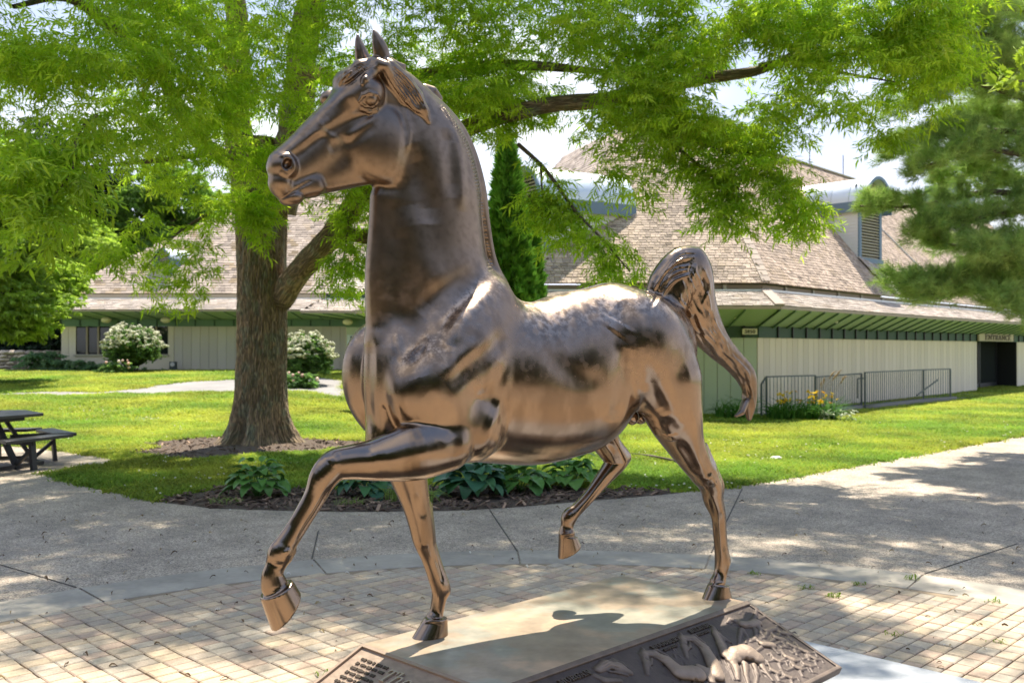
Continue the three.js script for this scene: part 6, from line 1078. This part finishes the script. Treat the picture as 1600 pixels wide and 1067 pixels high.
{
  const shapes = [bladeLeaf(0.2, 0.085, 0.14, 0.22), bladeLeaf(0.17, 0.07, 0.18, 0.28), bladeLeaf(0.22, 0.1, 0.12, 0.18)], r = lcg(12);
  const sets = { mid: [leafMat(0.12, 0.28, 0.05, 0.35), leafMat(0.15, 0.31, 0.065, 0.35), leafMat(0.09, 0.23, 0.045, 0.35)], blue: [leafMat(0.05, 0.15, 0.075, 0.25), leafMat(0.065, 0.175, 0.08, 0.25), leafMat(0.075, 0.2, 0.065, 0.25)] };
  for (const k in sets) for (const m of sets[k]) { m.specularIntensity = 0.5; m.roughness = 0.5; }
  const hosta = (label, X, Y, R, n, set, big = 1) => {
    const [x, D] = gp(X, Y), t = thing('hosta_plant', label, 'plant', null, [x, 0, -D]);
    for (let k = 0; k < n; k++) { // rosette: outer leaves low and spreading, inner ones upright
      const f = (k + 0.5) / n, a = k * 2.39996 + r() * 0.5, rad = R * (0.25 + 0.6 * f), y = R * (0.64 - 0.45 * f) * (0.7 + 0.55 * r()) + 0.03, m = part('leaf', shapes[Math.floor(r() * 3)], sets[set][Math.floor(r() * 3)], t);
      m.position.set(Math.cos(a) * rad * 0.6, y, Math.sin(a) * rad * 0.6); m.rotation.set(-0.35 + 0.75 * f + (r() - 0.5) * 0.35, Math.PI / 2 - a + (r() - 0.5) * 0.5, (r() - 0.5) * 0.5, 'YXZ'); m.scale.set(big * (0.75 + 0.5 * r()), big * (0.7 + 0.6 * r()), big * (0.75 + 0.5 * r()));
      if (k % 2 === 0) part('stalk', bar(V(0, 0, 0), m.position.clone(), 0.006), sets[set][0], t);
    }
  };
  hosta('bright green hosta clump in the mulch right of the oak trunk below the raised forearm', 402, 778, 0.52, 58, 'mid', 0.95);
  hosta('blue-green hosta half hidden behind the lifted knee of the horse', 572, 776, 0.45, 40, 'blue', 1.1);
  hosta('large blue-green hosta with broad leaves directly under the belly of the horse', 738, 777, 0.5, 48, 'blue', 1.25);
  hosta('green hosta under the belly right of the broad-leaved one', 812, 770, 0.46, 42, 'mid', 1.1);
  hosta('rightmost green hosta just left of the lifted hind leg', 893, 763, 0.48, 46, 'mid', 1.05);
  hosta('small hosta tucked between the broad-leaved one and its neighbour', 775, 752, 0.34, 28, 'mid', 0.85);
  // ribbon grass between the forelegs
  const g = thing('ribbon_grass', 'clump of pale arching grass at the walkway edge between the forelegs', 'grass clump'), [gx, gD] = gp(640, 785), bl = bladeLeaf(0.34, 0.006, 0.5, 0.2, 6, 2); g.position.set(gx, 0, -gD);
  const gm = leafMat(0.24, 0.34, 0.07, 0.4); for (let k = 0; k < 110; k++) { const m = part('blade', bl, gm, g); m.position.set((r() - 0.5) * 0.55, 0, (r() - 0.5) * 0.22); m.rotation.set(-0.3 - r() * 0.8, r() * 6.28, 0, 'YXZ'); m.scale.setScalar(0.45 + r() * 0.55); }
  for (const [label, X, Y, n] of [['low pale weeds in the mulch in front of the leftmost hosta', 350, 789, 30], ['tuft of grass at the walkway edge below the lifted knee', 545, 791, 36], ['tuft of grass at the mulch edge right of the lifted hind leg', 930, 757, 30]]) { const [x, D] = gp(X, Y), t = thing('grass_clump', label, 'grass clump', null, [x, 0, -D]); for (let k = 0; k < n; k++) { const m = part('blade', bl, gm, t); m.position.set((r() - 0.5) * 0.4, 0, (r() - 0.5) * 0.12); m.rotation.set(-0.3 - r() * 0.9, r() * 6.28, 0, 'YXZ'); m.scale.setScalar(0.25 + r() * 0.3); } }
  // daylilies
  const [lx, lD] = [6.55, 22.9];
  const lily = (label, cx, cD, w, n, fl) => {
    const t = thing('daylily_clump', label, 'flowers', null, [cx, -0.02, -cD]), lg = bladeLeaf(0.62, 0.014, 0.55, 0.4, 7, 2), lm = [leafMat(0.07, 0.2, 0.03, 0.35), leafMat(0.12, 0.27, 0.04, 0.35)], parts = [[], []], m4 = new THREE.Object3D();
    for (let k = 0; k < n; k++) { m4.position.set((r() - 0.5) * w, 0, (r() - 0.5) * 0.5); m4.rotation.set(-0.55 - r() * 0.8, r() * 6.28, 0, 'YXZ'); m4.scale.setScalar(0.6 + r() * 0.6); m4.updateMatrix(); parts[k & 1].push(lg.clone().applyMatrix4(m4.matrix)); }
    parts.forEach((p, i) => part('leaves', mergeGeometries(p), lm[i], t));
    const petal = bladeLeaf(0.085, 0.02, 0.05, 0.3, 4, 2), fg = mergeGeometries([0, 1, 2, 3, 4, 5].map((k) => petal.clone().rotateX(-0.55).rotateY(k * Math.PI / 3))), fm = [leafMat(0.75, 0.50, 0.02, 0.25), leafMat(0.8, 0.60, 0.04, 0.25), leafMat(0.75, 0.42, 0.03, 0.25)];
    for (let k = 0; k < fl; k++) { const x = (r() - 0.5) * w * 0.95, z = (r() - 0.2) * 0.35, y = 0.42 + r() * 0.3; part('flower_stalk', bar(V(x * 0.8, 0, z * 0.5), V(x, y, z), 0.007), lm[0], t); const f = part('flower', fg, fm[Math.floor(r() * 3)], t); f.position.set(x, y, z); f.rotation.set(r() * 1.2, r() * 6.28, 0, 'YXZ'); f.scale.setScalar(0.55 + r() * 0.35); }
  };
  lily('clump of orange-yellow daylilies in front of the wide spaced railing', 6.85, 23.3, 1.25, 300, 46); lily('green daylily leaves at the foot of the wall behind the tip of the tail', 5.45, 23.6, 0.9, 200, 0); lily('small yellow daylily group at the right end of the flower bed', 7.55, 23.2, 0.5, 130, 16);
  { const t = thing('plume_grass', 'tall tan grass plumes rising in front of the ramp railing', 'grass clump', null, [7.75, 0, -23.5]), bm = leafMat(0.42, 0.3, 0.17, 0.3), bl2 = bladeLeaf(0.7, 0.006, 0.3, 0.2, 6, 2); for (let k = 0; k < 7; k++) { const x = (r() - 0.5) * 0.5, h = 0.85 + r() * 0.35, lean = (r() - 0.3) * 0.4; part('stem', limbGeo([V(x * 0.4, 0, 0), V(x, h * 0.7, 0.02), V(x + lean, h, 0.05)], [0.004, 0.003, 0.002], 5), bm, t); part('plume', limbGeo([V(x + lean * 0.6, h * 0.86, 0.04), V(x + lean, h, 0.05), V(x + lean * 1.35, h * 1.04, 0.06)], [0.006, 0.022, 0.004], 7, 0.25), bm, t); } for (let k = 0; k < 26; k++) { const m = part('blade', bl2, leafMat(0.16, 0.25, 0.1, 0.3), t); m.position.set((r() - 0.5) * 0.4, 0, (r() - 0.5) * 0.2); m.rotation.set(-0.9 - r() * 0.5, r() * 6.28, 0, 'YXZ'); } }
  { const t = thing('pale_foliage', 'silvery low foliage plant at the right foot of the daylilies', 'plant', null, [7.75, 0, -22.9]), lg = bladeLeaf(0.16, 0.03, 0.1, 0.2, 4, 2), m1 = leafMat(0.42, 0.47, 0.3, 0.3); for (let k = 0; k < 60; k++) { const m = part('leaf', lg, m1, t); m.position.set((r() - 0.5) * 0.8, 0.05 + r() * 0.2, (r() - 0.5) * 0.25); m.rotation.set(-0.7 + r(), r() * 6.28, 0, 'YXZ'); } }
  // low planting along the foot of the far hall
  { const L = [], t = thing('foundation_plants', 'low mixed plants along the foot of the far hall windows', 'plants'); for (const [X, Y, D, rx, ry, n] of [[60, 560, 43.6, 1.1, 0.35, 90], [110, 572, 43.6, 1.4, 0.35, 120], [150, 577, 43.4, 1.2, 0.3, 110], [235, 582, 43.4, 1.0, 0.25, 60], [430, 590, 36, 0.9, 0.3, 80]]) { const c = at(X, Y, D); spraysIn(L, c, [rx, ry, 0.5], n, r, { cut: -1, size: 0.5 }); } crown(L, bigSprays, M.oakLeaf, t, 'foliage', [[0.1, 0.22, 0.08], [0.22, 0.33, 0.14]]); }
  // flowering shrubs: leafy mound with flat white flower heads
  const shrub = (label, X, Y, D, R, H, n, fl) => {
    const c = at(X, Y, D), gy = ground(c.x, D), t = thing('flowering_shrub', label, 'shrub', null, [c.x, gy, -D]), L = [], F = [];
    for (let k = 0; k < 5; k++) part('stem', limbGeo([V((k - 2) * 0.06, -0.1, 0), V((k - 2) * 0.2 * R, H * 0.3, 0.1), V((k - 2) * 0.4 * R, H * 0.6, 0)], [0.035, 0.025, 0.01], 6), M.branchBark, t);
    for (let k = 0; k < n; k++) { const a = r() * 6.2832, z = r() * 1.5 - 0.5, s = Math.sqrt(Math.max(0, 1 - Math.min(1, z * z))), q = (0.72 + 0.3 * r()) * (1 + 0.3 * N3(Math.cos(a) * 2.4 + X, z * 2.4, Math.sin(a) * 2.4)); L.push([V(Math.cos(a) * s * R * q, H * 0.52 + z * H * 0.46 * q, Math.sin(a) * s * R * q), 0.5 + r() * 0.4, a, r() - 0.3, r()]); }
    for (let k = 0; k < fl; k++) { const a = r() * 6.2832, z = 0.05 + r() * 0.93, s = Math.sqrt(1 - z * z), q = 0.98 + 0.1 * r() + 0.3 * N3(Math.cos(a) * 2.4 + X, z * 2.4, Math.sin(a) * 2.4); F.push([V(Math.cos(a) * s * R * q, H * 0.52 + z * H * 0.47 * q, Math.sin(a) * s * R * q), 0.8 + r() * 0.7, r() * 6, (r() - 0.5) * 0.7, r()]); }
    crown(L, [sprayGeo(21, 10, 0.3, 0.13, 0.04, 0.2), sprayGeo(22, 10, 0.26, 0.12, 0.045, 0.2)], M.oakLeaf, t, 'foliage', [[0.08, 0.18, 0.03], [0.16, 0.28, 0.05]]);
    const head = mergeGeometries([...Array(7)].map((_, k) => new THREE.IcosahedronGeometry(0.032, 0).translate(Math.cos(k) * 0.05 * (k ? 1 : 0), 0.012 * (k % 3), Math.sin(k * 1.3) * 0.05)));
    crown(F, [head], std(1, 1, 1, 0.8), t, 'flower_heads', [[0.40, 0.40, 0.22], [0.62, 0.6, 0.42]]);
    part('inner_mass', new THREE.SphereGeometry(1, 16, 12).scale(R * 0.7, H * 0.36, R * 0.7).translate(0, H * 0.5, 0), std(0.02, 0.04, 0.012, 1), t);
  };
  shrub('round white-flowering shrub in front of the far hall windows', 206, 570, 42, 1.15, 2.0, 1700, 420); shrub('white-flowering shrub just right of the oak trunk', 476, 590, 34, 0.92, 1.75, 1600, 360);
  for (const [label, X, Y, D] of [['pink and white roses at the foot of the shrub by the windows', 182, 582, 40.5], ['pale roses at the foot of the shrub right of the oak trunk', 462, 598, 32.5]]) { const c = at(X, Y, D), t = thing('rose_bush', label, 'flowers', null, [c.x, ground(c.x, D), -D]), L = [], F = []; spraysIn(L, V(0, 0.25, 0), [0.7, 0.3, 0.4], 90, r, { cut: -1, size: 0.4 }); for (let k = 0; k < 11; k++) F.push([V((r() - 0.5) * 1.5, 0.25 + r() * 0.35, (r() - 0.2) * 0.5), 0.8 + r() * 0.6, r() * 6, 0, r()]); crown(L, bigSprays, M.oakLeaf, t, 'foliage', [[0.09, 0.2, 0.04], [0.18, 0.3, 0.06]]); crown(F, [new THREE.IcosahedronGeometry(0.05, 1)], std(1, 1, 1, 0.8), t, 'roses', [[0.7, 0.4, 0.3], [0.8, 0.72, 0.58]]); }
  // weeds in the paving joints
  const wl = bladeLeaf(0.07, 0.006, 0.4, 0.2, 4, 2), wm = leafMat(0.2, 0.3, 0.03, 0.4);
  for (const [label, X, Y, n] of [['small weed in the pavers just right of the planted hind leg', 1181, 901, 14], ['weed between pavers beyond the relief plaque', 1261, 924, 16], ['larger weed tuft in the pavers right of the plinth', 1302, 937, 26], ['weed tuft at the inner edge of the border ring', 1345, 918, 22], ['dry weed where the pavers meet the border at the right', 1550, 945, 14], ['tiny weed in the sunny pavers above the pale slab', 1395, 997, 10], ['tiny weed in the pavers near the right corner', 1555, 1009, 8], ['bright weed at the lower left of the plinth', 506, 1062, 9], ['dry tuft in the joint of the border ring', 1425, 908, 22]]) { const [x, D] = gp(X, Y), t = thing('weed', label, 'weed', null, [x, 0.01, -D]); for (let k = 0; k < n; k++) { const m = part('blade', wl, wm, t); m.position.set((r() - 0.5) * 0.09, 0, (r() - 0.5) * 0.06); m.rotation.set(-0.5 - r() * 0.9, r() * 6.28, 0, 'YXZ'); m.scale.setScalar(0.25 + r() * 0.4); } }
}
// ---------------------------------------------------------------- picnic table and small things
{
  M.blackPlastic = std(0.022, 0.021, 0.022, 0.45); M.topPlastic = std(0.05, 0.045, 0.045, 0.4);
  const t = thing('picnic_table', 'black hexagonal picnic table with attached benches at the left edge', 'picnic table', null, [-7.95, 0.0, -14.15]); t.rotation.y = 0.2;
  const hex = (R) => [...Array(6)].map((_, k) => V(Math.cos(k * Math.PI / 3) * R, 0, Math.sin(k * Math.PI / 3) * R));
  const slabPoly = (pts, y, h) => { const s = new THREE.Shape(pts.map((p) => new THREE.Vector2(p.x, -p.z))); return new THREE.ExtrudeGeometry(s, { depth: h, bevelEnabled: true, bevelSize: 0.006, bevelThickness: 0.006, bevelSegments: 2 }).rotateX(-Math.PI / 2).translate(0, y, 0); };
  const H = hex(0.96); // top in six wedges of boards
  for (let k = 0; k < 6; k++) { const a = H[k], b = H[(k + 1) % 6]; for (const [r0, r1] of [[0.07, 0.36], [0.375, 0.68], [0.695, 1]]) part('top_board', slabPoly([a.clone().multiplyScalar(r0).addScaledVector(b.clone().sub(a).normalize(), 0.004), a.clone().multiplyScalar(r1).addScaledVector(b.clone().sub(a).normalize(), 0.004), b.clone().multiplyScalar(r1).addScaledVector(a.clone().sub(b).normalize(), 0.004), b.clone().multiplyScalar(r0).addScaledVector(a.clone().sub(b).normalize(), 0.004)], 0.745, 0.032), M.topPlastic, t); }
  part('apron', slabPoly(hex(0.7), 0.68, 0.055), M.blackPlastic, t);
  for (let k = 0; k < 6; k++) {
    const a = H[k].clone().normalize(), b = H[(k + 1) % 6].clone().normalize(), m = a.clone().add(b).multiplyScalar(0.5).normalize();
    if (k % 2 === 0 || true) for (const [r0, r1] of [[1.02, 1.17], [1.185, 1.34]]) part('bench_board', slabPoly([a.clone().multiplyScalar(r0).addScaledVector(b, 0.12), a.clone().multiplyScalar(r1).addScaledVector(b, 0.12), b.clone().multiplyScalar(r1).addScaledVector(a, 0.12), b.clone().multiplyScalar(r0).addScaledVector(a, 0.12)], 0.43, 0.035), M.topPlastic, t);
    const leg = part('leg', bar(V(m.x * 0.42, 0.69, m.z * 0.42), V(m.x * 0.85, 0, m.z * 0.85), 0.09, 0.05), M.blackPlastic, t);
    part('bench_arm', bar(V(m.x * 0.5, 0.40, m.z * 0.5), V(m.x * 1.14, 0.40, m.z * 1.14), 0.045, 0.09), M.blackPlastic, t); part('bench_leg', bar(V(m.x * 1.1, 0.42, m.z * 1.1), V(m.x * 1.14, 0, m.z * 1.14), 0.09, 0.05), M.blackPlastic, t); part('brace', bar(V(m.x * 1.1, 0.3, m.z * 1.1), V(m.x * 0.8, 0.05, m.z * 0.8), 0.05, 0.05), M.blackPlastic, t);
  }
  part('foot_ring', mergeGeometries([...Array(6)].map((_, k) => { const h = hex(0.95); return bar(h[k].setY(0.04), h[(k + 1) % 6].setY(0.04), 0.05, 0.05); })), M.blackPlastic, t);
  const [ax, aD] = gp(1068, 727), [bx, bD] = gp(985, 713), tw = thing('fallen_branch', 'thin dark fallen branch on the grass between the hind legs', 'branch');
  part('stick', limbGeo([V(ax, 0.03, -aD), V(mix(ax, bx, 0.4), 0.07, -mix(aD, bD, 0.3)), V(mix(ax, bx, 0.7), 0.05, -mix(aD, bD, 0.8)), V(bx, 0.05, -bD)], [0.02, 0.017, 0.013, 0.006], 7, 0.2), M.branchBark, tw);
  const [sx, sD] = gp(1213, 719), st = thing('white_stone', 'small white stone on the sunny grass right of the hind legs', 'stone', null, [sx, 0.03, -sD]), sg = new THREE.IcosahedronGeometry(0.06, 2), sp = sg.attributes.position; for (let i = 0; i < sp.count; i++) { const k = 1 + 0.25 * N3(sp.getX(i) * 12, sp.getY(i) * 12, sp.getZ(i) * 12); sp.setXYZ(i, sp.getX(i) * k * 1.4, sp.getY(i) * k * 0.7, sp.getZ(i) * k); } sg.computeVertexNormals(); part('stone', sg, std(0.7, 0.68, 0.63, 0.8), st);
  // dry leaves and crumbs blown over the paving
  const r = lcg(55), mats = [], cols = [], d = new THREE.Object3D(), lf = bladeLeaf(0.045, 0.007, 0.05, 0.5, 3, 2);
  for (let k = 0; k < 420; k++) { const D = 4.2 + r() * 7, x = (r() - 0.5) * 1.15 * D; if (inPoly(x, D, BED)) continue; const e = [x - BK[0], D - BK[1]], p = e[0] * E1[0] + e[1] * E1[1], q = e[0] * E2[0] + e[1] * E2[1]; if (p > -0.6 && p < 2.3 && q > -0.05 && q < 2.2) continue; d.position.set(x, 0.022, -D); d.rotation.set((r() - 0.5) * 0.6, r() * 6.28, (r() - 0.5) * 0.6, 'YXZ'); d.scale.setScalar(0.4 + r() * 0.8); d.updateMatrix(); mats.push(d.matrix.clone()); const v = r(); cols.push(new THREE.Color().setRGB(...(v < 0.5 ? [0.12, 0.075, 0.04] : v < 0.8 ? [0.32, 0.24, 0.12] : [0.6, 0.56, 0.46]))); }
  stuff(instances(lf, leafMat(1, 1, 1, 0.1), mats, cols), 'dry_leaves', scene, 'dry oak leaves and crumbs scattered over the paving', 'dry leaves');
}
renderer.render(scene, camera);
